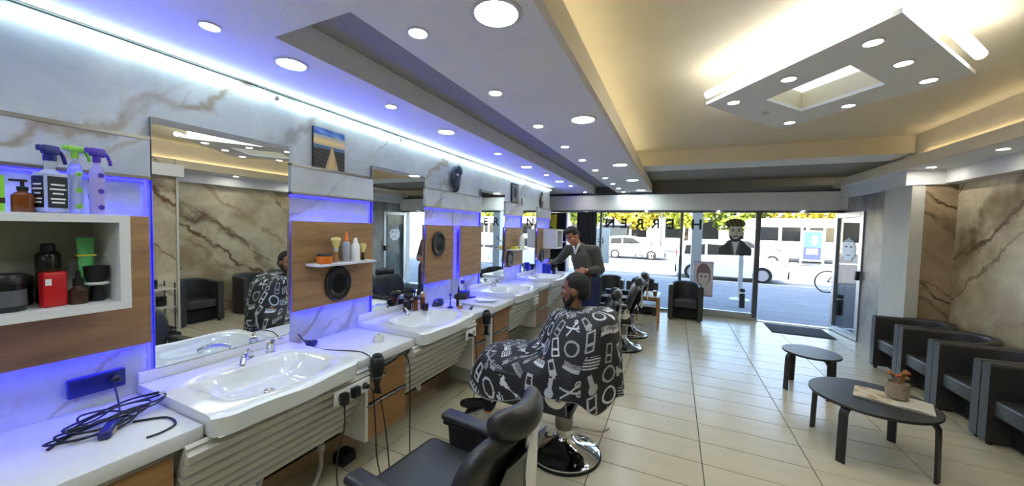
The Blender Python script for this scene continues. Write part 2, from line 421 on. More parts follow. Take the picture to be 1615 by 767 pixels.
obj('upper_face', B(2.665, 2.72, -3.2, 6.3, 2.68, ZU+.05), 'ceiling_cream', ce)
struct('roof', B(-5, 5, -3.6, 8.8, 3.2, 3.35), 'plaster_white')
# ---- shop front soffit and facade above
wf = struct('wall_front', B(-3.5, 3.4, 8.30, 8.42, 2.215, 2.56, r=.006, seg=1), 'ceiling_white')
obj('soffit_underside', B(-3.5, 3.4, 8.42, 8.6, 2.225, 2.60), 'alu_dark', wf)
obj('cove_back', B(-3.5, 3.4, 8.6, 8.85, 2.2, 3.2), 'ceiling_shade', wf)
obj('facade_above', B(-12, 12, 8.62, 8.85, 2.6, 6.6), 'plaster_white', wf)
obj('facade_side', B(2.9, 12, 8.62, 8.85, -.1, 2.6), 'plaster_white', wf)
obj('facade_side', B(-12, -3.3, 8.62, 8.85, -.1, 2.6), 'plaster_white', wf)

# ---- shop window: posts, rails, panes; door leaf swung inwards
w1 = struct('window_1', B(-3.35, 1.56, 8.42, 8.49, 0, .055), 'alu', )
for x0, x1 in ((-3.35, -3.29), (-1.62, -1.57), (.10, .155), (1.46, 1.545)):
    obj('window_post', B(x0, x1, 8.415, 8.495, .055, 2.22, r=.004, seg=1), 'alu_dark', w1)
obj('window_rail', B(-3.35, 1.56, 8.42, 8.49, 2.17, 2.23), 'alu_dark', w1)
obj('window_rail', B(.155, 1.46, 8.425, 8.485, .055, .14), 'alu', w1)
for x0, x1 in ((-3.29, -1.62), (-1.57, .10), (.155, 1.46)):
    obj('pane', B(x0, x1, 8.452, 8.456, .055, 2.17), 'window_pane', w1)
d0 = struct('door_1', B(1.545, 2.80, 8.42, 8.49, 2.17, 2.23), 'alu_dark')
obj('jamb', B(2.72, 2.80, 8.42, 8.49, 0, 2.17), 'alu', d0)
obj('threshold', B(1.545, 2.80, 8.40, 8.5, -.004, .012), 'alu', d0)
leaf = bpy.data.objects.new('door_leaf', None); C.objects.link(leaf); leaf.parent = d0; leaf.location = (2.70, 8.42, 0); leaf.rotation_euler = (0, 0, rad(8))
def lp(n, m, *a): return obj(n, B(*a, r=.003, seg=1), m, leaf)
# leaf local: hinge at origin, leaf runs along -Y
lp('stile', 'alu', -.03, .03, -.085, 0, .01, 2.16); lp('stile', 'alu', -.03, .03, -.80, -.715, .01, 2.16)
lp('leaf_rail', 'alu', -.03, .03, -.715, -.085, 2.07, 2.16); lp('leaf_rail', 'alu', -.03, .03, -.715, -.085, .01, .10)
lp('pane', 'window_pane', -.002, .002, -.715, -.085, .10, 2.07)
obj('door_handle', B(-.075, .06, -.79, -.73, 1.02, 1.17, r=.01), 'black_plastic', leaf)
# ================================================================== LAMPS
def downlight(x, y, z, r, label, m='lamp_white', group=None):
    t = thing('downlight', label, 'ceiling light', (x, y, z), 0, group)
    obj('rim', LA([(r*1.22, 0), (r*1.2, -.006), (r*1.0, -.008), (r*.98, -.002), (r*.98, 0)], n=24), 'white_laminate', t)
    obj('lens', LA([(r*.98, -.001), (r*.97, -.004), (.001, -.005)], n=20), m, t)
    return t
rowA = [1.28, 2.03, 2.81, 3.60, 4.36, 5.14, 5.94, 6.72, 7.47, 8.18]
for k, y in enumerate(rowA):
    downlight(-1.08, y, ZC, .04, '%s small round downlight from the camera in the row right of the ceiling groove' % ORD[k], group='small downlights right of the groove')
for k, y in enumerate([1.29, 2.77, 4.83, 6.33, 7.93]):
    downlight(-.69, y, ZC, .088, '%s large round downlight from the camera beside the cream ceiling lip' % ORD[k], group='large downlights beside the lip')
for k, y in enumerate([.88, 1.98, 3.68, 5.39, 6.84, 8.05]):
    downlight(-1.91, y, ZC, .036, '%s small downlight from the camera in the ceiling strip above the mirrors' % ORD[k], 'lamp_warm', group='small downlights above the mirrors')
for k, y in enumerate([1.26, 2.69, 4.6, 6.16]):
    downlight(-1.93, y, ZC, .07, '%s large downlight from the camera in the ceiling strip above the mirrors' % ORD[k], 'lamp_mirror', group='large downlights above the mirrors')
for k, y in enumerate([8.03, 6.10, 5.06, 3.9, 2.75]):
    downlight(2.82 if y > 2.9 else 2.5, y, ZC, .042, '%s round downlight from the door in the right ceiling beam' % ORD[k], 'lamp_beam', group='downlights in the right beam')
for k, x in enumerate([-1.96, -.6, .8, 2.19]):
    downlight(x, 8.362, 2.215, .03, '%s tiny downlight from the left under the window soffit' % ORD[k], group='downlights under the soffit')
for k, (x, y) in enumerate([(-1.08, .4), (-1.08, -.5), (-1.08, -1.4), (-.69, -.2), (-.69, -1.7), (-1.93, -.3), (-1.93, -1.6)]):  # unseen lamps added as fill light for the room
    downlight(x, y, ZC, .075, '%s round downlight added for fill behind the camera, out of the picture' % ORD[k], group='added fill downlights behind the camera')
# white tubes along the top of the left wall
ys = [-.9, .29, 1.46, 2.60, 3.77, 4.93, 6.08, 7.06]
for k in range(7):
    t = thing('led_tube', '%s white LED tube from the camera, along the top of the mirror wall' % ORD[k], 'light tube', (XW, ys[k], 2.565), 0, 'LED tubes above the mirrors')
    L = ys[k+1]-ys[k]
    obj('tube', CY((.035, .012, 0), (.035, L-.012, 0), .013, n=10), 'led_wall', t)
    obj('end_cap', CY((.035, 0, 0), (.035, .014, 0), .016, n=10), 'white_laminate', t)
    obj('end_cap', CY((.035, L-.014, 0), (.035, L, 0), .016, n=10), 'white_laminate', t)
    obj('bracket', B(0, .03, .1, .16, .0, .012), 'alu', t); obj('bracket', B(0, .03, L-.16, L-.1, .0, .012), 'alu', t)
tag(obj('cable', TU([(XW+.012, y, 2.606-.002*(k % 2)) for k, y in enumerate(np.linspace(-.9, 7.05, 30))], .004, 5, 1), 'black_plastic'), 'thin dark cable along the wall top over the LED tubes', 'cable')

# hanging diamond shaped ceiling lamp
lamp = thing('ceiling_panel_lamp', 'diamond shaped hanging ceiling panel with edge light tubes and square opening', 'ceiling lamp', (0, 0, 2.8))
o4 = [(.19, 3.33), (.924, 2.288), (1.70, 3.31), (.894, 4.338)]
i4 = [(.604, 3.365), (.937, 2.864), (1.276, 3.31), (.934, 3.783)]
def ringplate(bm, A, Bq, z0, z1):
    n = 4; V = [[bm.verts.new((x, y, z)) for x, y in P] for P, z in ((A, z0), (Bq, z0), (A, z1), (Bq, z1))]
    for k in range(n):
        j = (k+1) % n
        bm.faces.new((V[0][k], V[0][j], V[1][j], V[1][k])); bm.faces.new((V[2][k], V[3][k], V[3][j], V[2][j]))
        bm.faces.new((V[0][k], V[2][k], V[2][j], V[0][j])); bm.faces.new((V[1][k], V[1][j], V[3][j], V[3][k]))
bm = BM(); ringplate(bm, o4, i4, 0, .025); obj('panel', bm, 'ceiling_white', lamp)
cx, cy = np.mean([p[0] for p in o4]), np.mean([p[1] for p in o4])
sc = lambda P, s: [(cx+(x-cx)*s, cy+(y-cy)*s) for x, y in P]
bm = BM(); ringplate(bm, sc(o4, .80), sc(i4, 1.02), .025, .22); obj('upper_frame', bm, 'ceiling_cream', lamp)
bm = BM(); prism(bm, sc(i4, 1.01), .16, .17); obj('diffuser', bm, 'panel_glow', lamp)
for k, (t0, t1) in enumerate([(.06, .92), (.04, .84), (.08, .60), (.06, .93)]):
    a, b = Vector(o4[k]+(0,)), Vector(o4[(k+1) % 4]+(0,)); d = (b-a); nrm = Vector((d.y, -d.x, 0)).normalized()
    if nrm.dot(a+d*.5-Vector((cx, cy, 0))) < 0: nrm = -nrm
    off = (.05 if k < 2 else .012); r = .028 if k < 2 else .012; zz = .052 if k < 2 else .03
    p0, p1 = a+d*t0+nrm*off+Vector((0, 0, zz)), a+d*t1+nrm*off+Vector((0, 0, zz))
    obj('edge_tube', CY(p0, p1, r, n=12), 'led_white', lamp)
for x, y in [(.93, 2.571), (1.209, 2.942), (1.492, 3.318), (1.224, 3.729), (.93, 4.10), (.385, 3.329), (.655, 2.962)]:
    s = obj('spot', LA([(.048, 0), (.047, -.007), (.04, -.008), (.04, 0)], (x, y, 0), 20), 'white_laminate', lamp)
    obj('lens', LA([(.039, -.001), (.038, -.005), (.001, -.006)], (x, y, 0), 16), 'lamp_warm', s)
obj('sensor', LA([(.035, 0), (.033, -.012), (.02, -.02), (.001, -.022)], (.664, 3.715, 0), 16), 'white_laminate', lamp)

# ================================================================== MIRROR WALL FURNITURE
names = ['nearest to the camera', 'second from the camera', 'third from the camera', 'farthest from the camera']
for k, (a, b) in enumerate((M1, M2, M3, M4)):
    t = thing('wall_mirror', 'tall frameless wall mirror above a washbasin, %s' % names[k], 'mirror', (XW, a, .985), 0, 'salon wall mirrors')
    w = b-a
    obj('mirror_pane', B(.022, .026, 0, w, 0, 1.285), 'mirror_glass', t)
    obj('backing', B(0, .022, .001, w-.001, .001, 1.284), 'mirror_edge', t)
# washbasins
def basin(k, y0, w=.76):
    t = thing('washbasin', 'wide white ceramic washbasin under the wall mirror, %s' % names[k], 'washbasin', (XW, y0, .83), 0, 'salon washbasins')
    D = .73; nx, ny = 44, 48; top = .10
    bm = BM(); V = []
    def edge_x(v):            # the front edge swells a little in the middle
        q = abs(2*v-1); return D*(1-.055*max(0, (q-.78)/.22)**2) + .012*math.exp(-((v-.5)/.2)**2)
    for i in range(nx+1):
        row = []
        for j in range(ny+1):
            u, v = i/nx, j/ny
            x = u*edge_x(v); y = v*w
            dx, dy = (u-.57)/.36, (v-.52)/.43
            q = (abs(dx)**3.6+abs(dy)**3.6)**(1/3.6)
            h = top
            if q < 1: 
                s = 1-q; s = min(1, s/.55); h = top - .115*(s*s*(3-2*s))
            else:
                h -= .004*min(1, (q-1)*2)
            if u > .93: h -= .012*((u-.93)/.07)**2
            # low front rim in the middle
            h -= .012*math.exp(-((v-.55)/.2)**2)*max(0, (u-.8)/.2)
            row.append(bm.verts.new((x, y, h)))
        V.append(row)
    for i in range(nx):
        for j in range(ny): bm.faces.new((V[i][j], V[i+1][j], V[i+1][j+1], V[i][j+1]))
    rim = [V[i][0] for i in range(nx+1)] + [V[nx][j] for j in range(1, ny+1)] + [V[i][ny] for i in range(nx-1, -1, -1)] + [V[0][j] for j in range(ny-1, 0, -1)]
    low = [bm.verts.new((v.co.x*.985, .006+(v.co.y)*(w-.012)/w, 0)) for v in rim]
    inn = [bm.verts.new((min(v.co.x, D-.02), min(max(v.co.y, .02), w-.02), 0)) for v in rim]
    n = len(rim)
    for q in range(n):
        bm.faces.new((rim[q], low[q], low[(q+1) % n], rim[(q+1) % n]))
        bm.faces.new((low[q], inn[q], inn[(q+1) % n], low[(q+1) % n]))
    obj('bowl', bm, 'porcelain', t, sharp=1.0)
    obj('upstand', B(0, .028, 0, w, .095, .152, r=.008), 'porcelain', t)
    obj('drain', LA([(.028, 0), (.026, .004), (.012, .005), (.001, .003)], (.41, w*.52, -.012), 20), 'chrome', t)
    s = obj('spout', TU([(.115, w*.60, .098), (.118, w*.60, .128), (.14, w*.575, .150), (.20, w*.51, .150), (.245, w*.465, .128), (.252, w*.458, .108)], .012, 12, 6, .016), 'chrome', t)
    obj('spout_base', LA([(.026, .096), (.026, .104), (.019, .112), (.019, .135), (.012, .14)], (.115, w*.60, 0), 18), 'chrome', s)
    mx = obj('mixer', LA([(.03, .096), (.03, .104), (.026, .108), (.026, .155), (.024, .168), (.012, .172)], (.12, w*.76, 0), 20), 'chrome', t)
    obj('lever', TU([(.12, w*.76, .168), (.15, w*.79, .178), (.175, w*.82, .178)], .007, 8, 4), 'chrome', mx)
    return t
SY = [.79, 2.14, 3.93, 5.42]
for k, y in enumerate(SY): basin(k, y)

# ribbed fascia under each basin, sloping back
def fascia(k, y0, y1):
    t = thing('ribbed_fascia', 'white ribbed fascia board sloping back below the washbasin, %s' % names[k], 'fascia', (0, 0, .36), 0, 'ribbed fascias below the basins')
    p0, p1 = Vector((-1.775, 0, .455)), Vector((-2.02, 0, -.0)); n = 7
    d = (p1-p0)/n; nr = Vector((d.z, 0, -d.x)).normalized()
    if nr.x < 0: nr = -nr
    for q in range(n):
        a = p0+d*q; 
        prof = [a-nr*.02, a+nr*.002, a+d*.22+nr*.002, a+d*.30+nr*.026, a+d*.86+nr*.030, a+d*.94+nr*.002, a+d, a+d-nr*.02]
        bm = BM(); R = [[Vector((p.x, y, p.z)) for p in prof] for y in (y0, y1)]; skin_rings(bm, R)
        obj('slat', bm, 'white_grey', t, sharp=.3)
    pan = obj('trap_pipe', TU([(-2.15, (y0+y1)/2-.1, .2), (-2.05, (y0+y1)/2-.1, .02), (-2.02, (y0+y1)/2-.1, -.045), (-2.06, (y0+y1)/2-.05, -.07), (-2.12, (y0+y1)/2, -.03), (-2.2, (y0+y1)/2, .05)], .022, 12), 'white_laminate', t)
    return t
fascia(0, .72, 1.665); fascia(1, 2.09, 3.02); fascia(2, 3.92, 4.80); fascia(3, 5.38, 6.28)

# counters between the basins
def counter(y0, y1, label, x1=-1.797):
    return tag(obj('counter_top', B(XW, x1, y0, y1, .815, .88, r=.006), 'white_laminate'), label, 'counter', 'white counters')
counter(-1.2, .789, 'white counter at the near end with a heap of dark cables')
counter(1.551, 2.139, 'white counter with a paper roll between the first two washbasins')
counter(2.901, 3.318, 'short white counter crowded with brushes and bottles')
counter(3.358, 3.929, 'white counter with a pale dish right of the upright divider', -1.77)
counter(4.691, 5.419, 'white counter between the third and farthest washbasins')
counter(6.181, 7.06, 'white counter beyond the farthest washbasin')
tag(obj('divider_panel', B(-2.3, -1.765, 3.320, 3.356, .02, .905, r=.003, seg=1), 'white_laminate'), 'slim white upright divider panel between two counters', 'panel')

def cabinet(y0, y1, label, side=True, z0=.29):
    t = thing('drawer_cabinet', label, 'cabinet', (-1.82, y0, z0), 0, 'hanging drawer cabinets')
    h = .815-z0; w = y1-y0; zm = h*.45
    obj('body', B(-.5, -.02, .012, w, 0, h), 'white_grey', t)
    for a, b in ((0, zm), (zm+.022, h-.022)):
        d = obj('drawer', B(-.02, 0, .004, w-.004, a+.004, b, r=.002, seg=1), 'wood_drawer', t)
        obj('handle', B(-.012, .012, .002, w-.002, b+.001, b+.019, r=.004, seg=1), 'brushed', d)
    if side: obj('side_panel', B(-.5, .004, -.012, .010, .012, h), 'white_grey', t)
    return t
cabinet(.02, .70, 'wooden two-drawer cabinet under the near counter, mostly out of frame', False)
cabinet(1.685, 2.065, 'wooden two-drawer cabinet behind the nearer hair dryer')
cabinet(3.045, 3.31, 'wooden two-drawer cabinet left of the white divider, behind the farther hair dryer')
cabinet(3.37, 3.90, 'wooden two-drawer cabinet right of the white divider panel')
cabinet(4.82, 5.36, 'wooden two-drawer cabinet between the third and farthest washbasins')
cabinet(6.3, 7.0, 'wooden two-drawer cabinet beyond the farthest washbasin')

# unseen fill strips added behind the ceiling lips to brighten the high ceiling
cvl = thing('cove_fill_strip', 'warm fill strip added unseen behind the left ceiling lip', 'light strip', (-.62, 0, 2.756)); obj('strip', B(-.012, .012, -3, 5.9, .012, .02), 'cove_fill_glow', cvl); obj('channel', B(-.02, .02, -3, 5.9, 0, .012), 'alu', cvl)
cvr = thing('cove_fill_strip', 'warm fill strip added unseen behind the right ceiling lip', 'light strip', (2.645, 0, 2.701)); obj('strip', B(-.008, .008, -3, 5.9, .012, .02), 'cove_fill_glow', cvr); obj('channel', B(-.01, .01, -3, 5.9, 0, .012), 'alu', cvr)
# ================================================================== SEATING AND TABLES
def sweep(bm, path, prof, cap=True):
    """sweep a closed profile [(n, z)] along a plan path [(x, y)]; n is measured along the left normal; prof may be a function of t"""
    P = [Vector((x, y, 0)) for x, y in path]; R = []
    for i, p in enumerate(P):
        d = (P[min(i+1, len(P)-1)]-P[max(i-1, 0)]).normalized(); nr = Vector((-d.y, d.x, 0))
        pr = prof(i/(len(P)-1)) if callable(prof) else prof
        R.append([p+nr*a+Vector((0, 0, z)) for a, z in pr])
    skin_rings(bm, R, cap)
def rrect(w, z0, z1, r, n=4):
    out = []
    for cx_, cz, a0 in ((w/2-r, z1-r, 0), (-w/2+r, z1-r, 90), (-w/2+r, z0+r, 180), (w/2-r, z0+r, 270)):
        for k in range(n+1):
            a = rad(a0+90*k/n); out.append((cx_+r*cos(a), cz+r*sin(a)))
    return out
def tub_chair(label, loc, rotz, group):
    t = thing('tub_armchair', label, 'armchair', loc, rotz, group)
    W2, D = .265, .60                     # half width of the shell's centre line, depth
    path = [(W2, .31), (W2, .2), (W2, .08)] + [(W2*cos(a)*1.0, -.0-.265*sin(a)*1.0) for a in np.linspace(.05, pi-.05, 17)] + [(-W2, .08), (-W2, .2), (-W2, .31)]
    def prof(q):
        s = sin(pi*min(max((q-.12)/.76, 0), 1))
        return rrect(.088, .025, .70+.035*s, .03)
    bm = BM(); sweep(bm, path, prof); obj('shell', bm, 'leather_chair', t, sharp=1.2)
    bm = BM()
    sp = [(.212, .285), (-.212, .285)] + [(-.218*cos(a), -.02-.20*sin(a)) for a in np.linspace(0, pi, 13)]
    prism(bm, sp, .26, .405)
    bmesh.ops.bevel(bm, geom=[e for e in bm.edges], offset=.022, segments=3, profile=.5, affect='EDGES', clamp_overlap=True)
    obj('seat_cushion', bm, 'leather_chair', t, sharp=1.2)
    obj('front_panel', B(-.222, .222, .13, .16, .03, .27), 'black_matte', t)
    for sx in (-1, 1):
        for y in (.27, -.12): obj('foot', CY((sx*.25, y, 0), (sx*.25, y, .03), .02, n=10), 'black_plastic', t)
    return t
gR = 'tub armchairs along the right wall'
tc = tub_chair('black leather tub armchair by the white pillar, farthest in the right-hand row', (2.77, 6.02, 0), rad(90), gR)
dup(tc, (2.77, 5.395, 0), rad(90), 'second black leather tub armchair from the pillar in the right-hand row', gR)
dup(tc, (2.77, 4.77, 0), rad(90), 'third black leather tub armchair from the pillar, beside the round table', gR)
dup(tc, (2.77, 4.14, 0), rad(90), 'nearest black leather tub armchair visible directly at the right edge', gR)
dup(tc, (2.74, 3.19, 0), rad(90), 'black leather tub armchair seen only in the nearest mirror', gR)
gF = 'tub armchairs along the shop window'
dup(tc, (.235, 7.96, 0), rad(180), 'black tub armchair standing alone by the shop window near the door', gF)
dup(tc, (-.585, 8.05, 0), rad(180), 'black tub armchair behind the small wooden-legged table', gF)
dup(tc, (-1.27, 8.05, 0), rad(180), 'black tub armchair by the window next to the standing barber', gF)

# ---- barber chairs (local: front is +Y)
def barber_chair(label, loc, rotz, group):
    t = thing('barber_chair', label, 'barber chair', loc, rotz, group)
    obj('base', LA([(.275, 0), (.285, .012), (.28, .03), (.255, .045), (.18, .065), (.10, .10), (.075, .135), (.07, .14)], n=48), 'chrome', t)
    obj('base_ring', LA([(.288, 0), (.292, .010), (.288, .020), (.283, .022)], n=48), 'rubber', t)
    col = obj('column', LA([(.062, .13), (.062, .22), (.05, .225), (.05, .40), (.085, .41), (.085, .44)], n=24), 'chrome', t)
    obj('column_sleeve', LA([(.068, .20), (.070, .205), (.070, .33), (.062, .335)], n=24), 'brushed', col)
    obj('pump_lever', TU([(.06, -.02, .17), (.13, -.14, .15), (.19, -.27, .13), (.21, -.32, .16)], .009, 8), 'chrome', t)
    obj('seat_pan', B(-.25, .25, -.12, .46, .40, .47, r=.02), 'black_plastic', t)
    obj('seat_cushion', B(-.245, .245, -.10, .50, .455, .585, r=.055, seg=4), 'leather', t)
    # backrest: a padded slab, slightly bowed, leaning back
    bm = BM(); R = []
    n = 15
    for k in range(n):
        s = k/(n-1); z = .50+.47*s; yb = -.04-.15*s
        hw = .245+.05*sin(pi*min(1, max(0, s-.25)*1.15))-(.045*max(0, (s-.75)/.25)**2)
        sect = []
        for q in range(24):
            a = 2*pi*q/24; ca, sa = cos(a), sin(a)
            sx = math.copysign(abs(ca)**.5, ca)*hw; sy = math.copysign(abs(sa)**.6, sa)*(.052*(1-.5*max(0, (s-.88)/.12)**2)*(1-.4*max(0, (.08-s)/.08)))
            sect.append(Vector((sx, yb+sy+.035*(sx/hw)**2*abs(hw)/.25, z)))
        R.append(sect)
    skin_rings(bm, R); br = obj('backrest', bm, 'leather', t, sharp=1.3)
    bm = BM(); R = []
    for k in range(9):
        s = k/8; z = .53+.36*s; yb = -.09-.135*s; hw = .19-.02*s
        R.append([Vector((hw*cos(a), yb-.018+.012*sin(a), z)) for a in np.linspace(0, 2*pi, 17)[:-1]])
    skin_rings(bm, R); obj('back_shell', bm, 'black_plastic', br)
    obj('back_strut', B(-.035, .035, -.265, -.235, .62, .98, r=.006, mtx=Matrix.Rotation(0, 4, 'X')), 'chrome', t)
    # neck cushion
    bm = BM(); R = []
    for k in range(13):
        s = k/12*2-1; x = .155*s
        rr_ = (1-.35*abs(s)**6)
        yc = -.225+.05*s*s; 
        R.append([Vector((x, yc+.052*rr_*cos(a), 1.0+.068*rr_*sin(a)+.012*s*s)) for a in np.linspace(0, 2*pi, 17)[:-1]])
    skin_rings(bm, R); obj('headrest', bm, 'leather', t, sharp=1.3)
    for sx in (-1, 1):
        x0, x1 = (sx*.255, sx*.345) if sx > 0 else (sx*.345, sx*.255)
        a = obj('armrest', B(x0, x1, -.06, .46, .655, .70, r=.022, seg=4), 'leather', t)
        obj('arm_trim', B(min(sx*.262, sx*.338), max(sx*.262, sx*.338), -.045, .445, .636, .657, r=.008), 'black_plastic', a)
        pl_ = [(-.10, .45), (.40, .47), (.42, .63), (-.08, .645)]
        bm = BM(); prism(bm, pl_, 0, .035, Matrix(((0, 0, 1, sx*.30-.0175), (1, 0, 0, 0), (0, 1, 0, 0), (0, 0, 0, 1))))
        s_ = obj('side_panel', bm, 'leather', t)
        obj('hub_cap', LA([(.075, -.05), (.078, -.045), (.078, .006), (.068, .012), (.001, .014)], n=28), 'chrome', s_)
        hc = kids(s_)[-1]; hc.location = (sx*.318, -.02, .575); hc.rotation_euler = (0, rad(90)*sx, 0)
    fr = obj('footrest_frame', TU([(-.17, .40, .43), (-.17, .55, .36), (-.17, .68, .22), (-.17, .74, .20)], .013, 8), 'chrome', t)
    obj('footrest_bar', TU([(.17, .40, .43), (.17, .55, .36), (.17, .68, .22), (.17, .74, .20)], .013, 8), 'chrome', t)
    bm = BM(); box(bm, -.21, .21, -.12, .12, -.012, .012, r=.01, mtx=Matrix.Translation((0, .72, .225)) @ Matrix.Rotation(rad(-28), 4, 'X'))
    fp = obj('footplate', bm, 'alu', t)
    for k in range(6):
        bm = BM(); box(bm, -.19, .19, -.10+.036*k, -.085+.036*k, .012, .017, mtx=Matrix.Translation((0, .72, .225)) @ Matrix.Rotation(rad(-28), 4, 'X'))
        obj('tread', bm, 'rubber', fp)
    return t
gB = 'barber chairs facing the mirrors'
bc = barber_chair('empty black barber chair nearest to the camera', (-.735, 1.30, 0), rad(90-6), gB)
dup(bc, (-.735, 2.64, 0), rad(90), 'barber chair in which the caped client sits', gB)
dup(bc, (-.80, 4.20, 0), rad(100), 'barber chair hidden behind the client, seen in the second mirror', gB)
dup(bc, (-.66, 5.48, 0), rad(90+6), 'black barber chair just past the client, in front of the window seats', gB)
dup(bc, (-.63, 6.22, 0), rad(90+6), 'farthest black barber chair beside the wooden-legged table', gB)

# ---- bentwood tables
def bent_table(label, loc, rotz, r, h, foot, m='table_black'):
    t = thing('bentwood_table', label, 'table', loc, rotz)
    obj('table_top', LA([(.001, h-.022), (r-.004, h-.022), (r, h-.018), (r, h-.004), (r-.004, h), (.001, h)], n=64), m, t)
    for k in range(4):
        a = pi/4+k*pi/2; d = Vector((cos(a), sin(a), 0)); sd = Vector((-d.y, d.x, 0))
        p = [d*(foot-.16)+Vector((0, 0, h-.030)), d*(foot-.06)+Vector((0, 0, h-.031)), d*(foot-.022)+Vector((0, 0, h-.040)), d*(foot-.004)+Vector((0, 0, h-.062)), d*(foot+.004)+Vector((0, 0, h-.11)), d*(foot+.012)+Vector((0, 0, 0.0))]
        bm = BM(); tube(bm, p, 1, sub=5, flat=(.027, .0085, sd)); obj('leg', bm, m, t)
    return t
mat('table_black', (.15, .15, .155), .42, var=.15, vscale=30, stretch=(1, 6, 1), bump=.04, bscale=80)
bent_table('larger low round black table with a magazine and a pot', (1.485, 3.765, 0), rad(2), .385, .455, .37)
bent_table('smaller round black stool-height table behind the larger one', (1.44, 4.97, 0), rad(-22), .262, .44, .25)
# magazine and pot on the table
def mag(u, v):
    if abs(u-.5) < .006: return (.5, .45, .4)
    if u < .5:
        return (.80, .75, .64) if math.sin(u*17+v*3)*math.sin(v*9) > -.35 else (.70, .58, .44)
    return (.84, .82, .76) if (int(v*14) % 2 or v > .82) else (.76, .73, .67)
pa = Vector((1.36, 3.72, .459)); ux = Vector((.40, -.17, 0)); vy = Vector((.10, .25, 0))
mg = thing('magazine', 'open printed magazine lying on the larger black table', 'magazine', pa)
painted('page_spread', mag, 40, 28, lambda u, v: ux*u+vy*v+Vector((0, 0, .004+.010*abs(math.sin(u*2*pi))*.6)), mg)
bm = BM(); 
q = [(0, 0), (.40, -.17), (.50, .08), (.10, .25)]; prism(bm, q, -.003, .003); obj('back_pages', bm, 'white_grey', mg)
mat('pot_beige', (.62, .56, .47), .6, var=.25, vscale=60)
mat('dried', (.60, .45, .26), .8, var=.2); mat('orange_flower', (.70, .36, .16), .7)
PS = 1.25
pt = thing('flower_pot', 'small beige glass pot with dried flowers on the black table', 'pot', (1.65, 3.79, .476))
pt.scale = (1.2, 1.2, 1.2)
obj('pot', LA([(.045, 0), (.055, .006), (.058, .05), (.056, .10), (.050, .102), (.050, .085), (.001, .08)], n=24), 'pot_beige', pt)
for k in range(9):
    a = k*2.4; L = .05+.02*(k % 3)
    st = obj('stem', TU([(.015*cos(a), .015*sin(a), .08), (.025*cos(a), .025*sin(a), .08+L*.6), (.04*cos(a), .04*sin(a), .08+L)], .0025, 5, 3), 'dried', pt)
    obj('flower_head', BA((.042*cos(a), .042*sin(a), .085+L), .014, .014, .011, 8, 6), 'orange_flower' if k % 2 else 'dried', st)

# ---- low table with wooden legs by the window
wt = thing('side_table', 'low white-topped table with light wooden legs among the window seats', 'table', (-.42, 6.95, 0), rad(0))
obj('table_top', B(-.22, .22, -.30, .30, .575, .60, r=.005), 'white_laminate', wt)
obj('apron', B(-.20, .20, -.27, .27, .53, .575), 'wood_leg', wt)
obj('shelf', B(-.19, .19, -.26, .26, .40, .415), 'white_laminate', wt)
for sx in (-1, 1):
    for sy in (-1, 1):
        bm = BM(); cyl(bm, (sx*.185, sy*.26, .575), (sx*.20, sy*.285, 0), .024, .014, 12); obj('leg', bm, 'wood_leg', wt)
mat('paper', (.86, .86, .84), .7); mat('cup_brown', (.42, .27, .17), .5)
def news(u, v):
    if v > .85: return (.25, .25, .3)
    return (.58, .58, .6) if (int(v*40) % 2 and (u*4) % 1 > .08) else (.88, .88, .86)
nw = thing('newspaper', 'folded newspaper lying on the wooden-legged table', 'newspaper', (-.44, 6.93, .601))
obj('folded_sheets', B(-.15, .11, -.18, .18, 0, .012), 'paper', nw)
painted('front_page', news, 30, 40, lambda u, v: Vector((-.15+.26*u, -.18+.36*v, .0125)), nw)
cu = thing('paper_cup', 'small brown and white cup on the wooden-legged table', 'cup', (-.28, 6.72, .601))
obj('cup', LA([(.028, 0), (.038, .085), (.036, .085), (.027, .01), (.001, .008)], n=20), 'cup_brown', cu)
obj('lid', LA([(.041, .083), (.041, .09), (.034, .098), (.001, .098)], n=20), 'white_laminate', cu)
# ---- door mat
mat('door_mat', (.20, .21, .24), .95, var=.12, vscale=60, bump=.4, bscale=300)
dm = thing('door_mat', 'dark grey door mat inside the open glass door', 'mat', (1.64, 7.6, 0))
obj('pile', B(.02, .88, .02, .68, .001, .012, r=.003, seg=1), 'door_mat', dm)
obj('edge_strip', B(0, .90, 0, .70, 0, .006, r=.002, seg=1), 'rubber', dm)
# ================================================================== THINGS ON THE MIRROR WALL
for n, c, rg in [('amber', (.42, .22, .08), .12), ('red_pack', (.72, .06, .10), .35), ('green_tube', (.38, .74, .45), .4), ('yellow_line', (.85, .8, .3), .4), ('orange', (.86, .45, .10), .35),
              ('blue_dark', (.10, .13, .42), .3), ('blue_bright', (.12, .2, .75), .3), ('purple', (.28, .18, .62), .3), ('lime', (.52, .78, .25), .35), ('bristle', (.85, .78, .50), .8),
              ('white_plastic', (.90, .90, .88), .35), ('silver', (.75, .76, .78), .25), ('tan', (.62, .45, .28), .5), ('grey_interior', (.62, .62, .58), .5), ('label_black', (.05, .05, .06), .5),
              ('label_white', (.85, .85, .82), .5), ('trolley_grey', (.33, .34, .36), .4), ('cable_dark', (.08, .09, .16), .45), ('yellow_box', (.88, .82, .25), .5), ('dark_jar', (.06, .06, .07), .2), ('brown_dark', (.22, .14, .09), .3)]:
    mat(n, c, rg)
mat('clear_plastic', (.82, .85, .90), .12, trans=.55, ior=1.3)
mat('lavender_plastic', (.74, .70, .88), .12, trans=.45, ior=1.3)

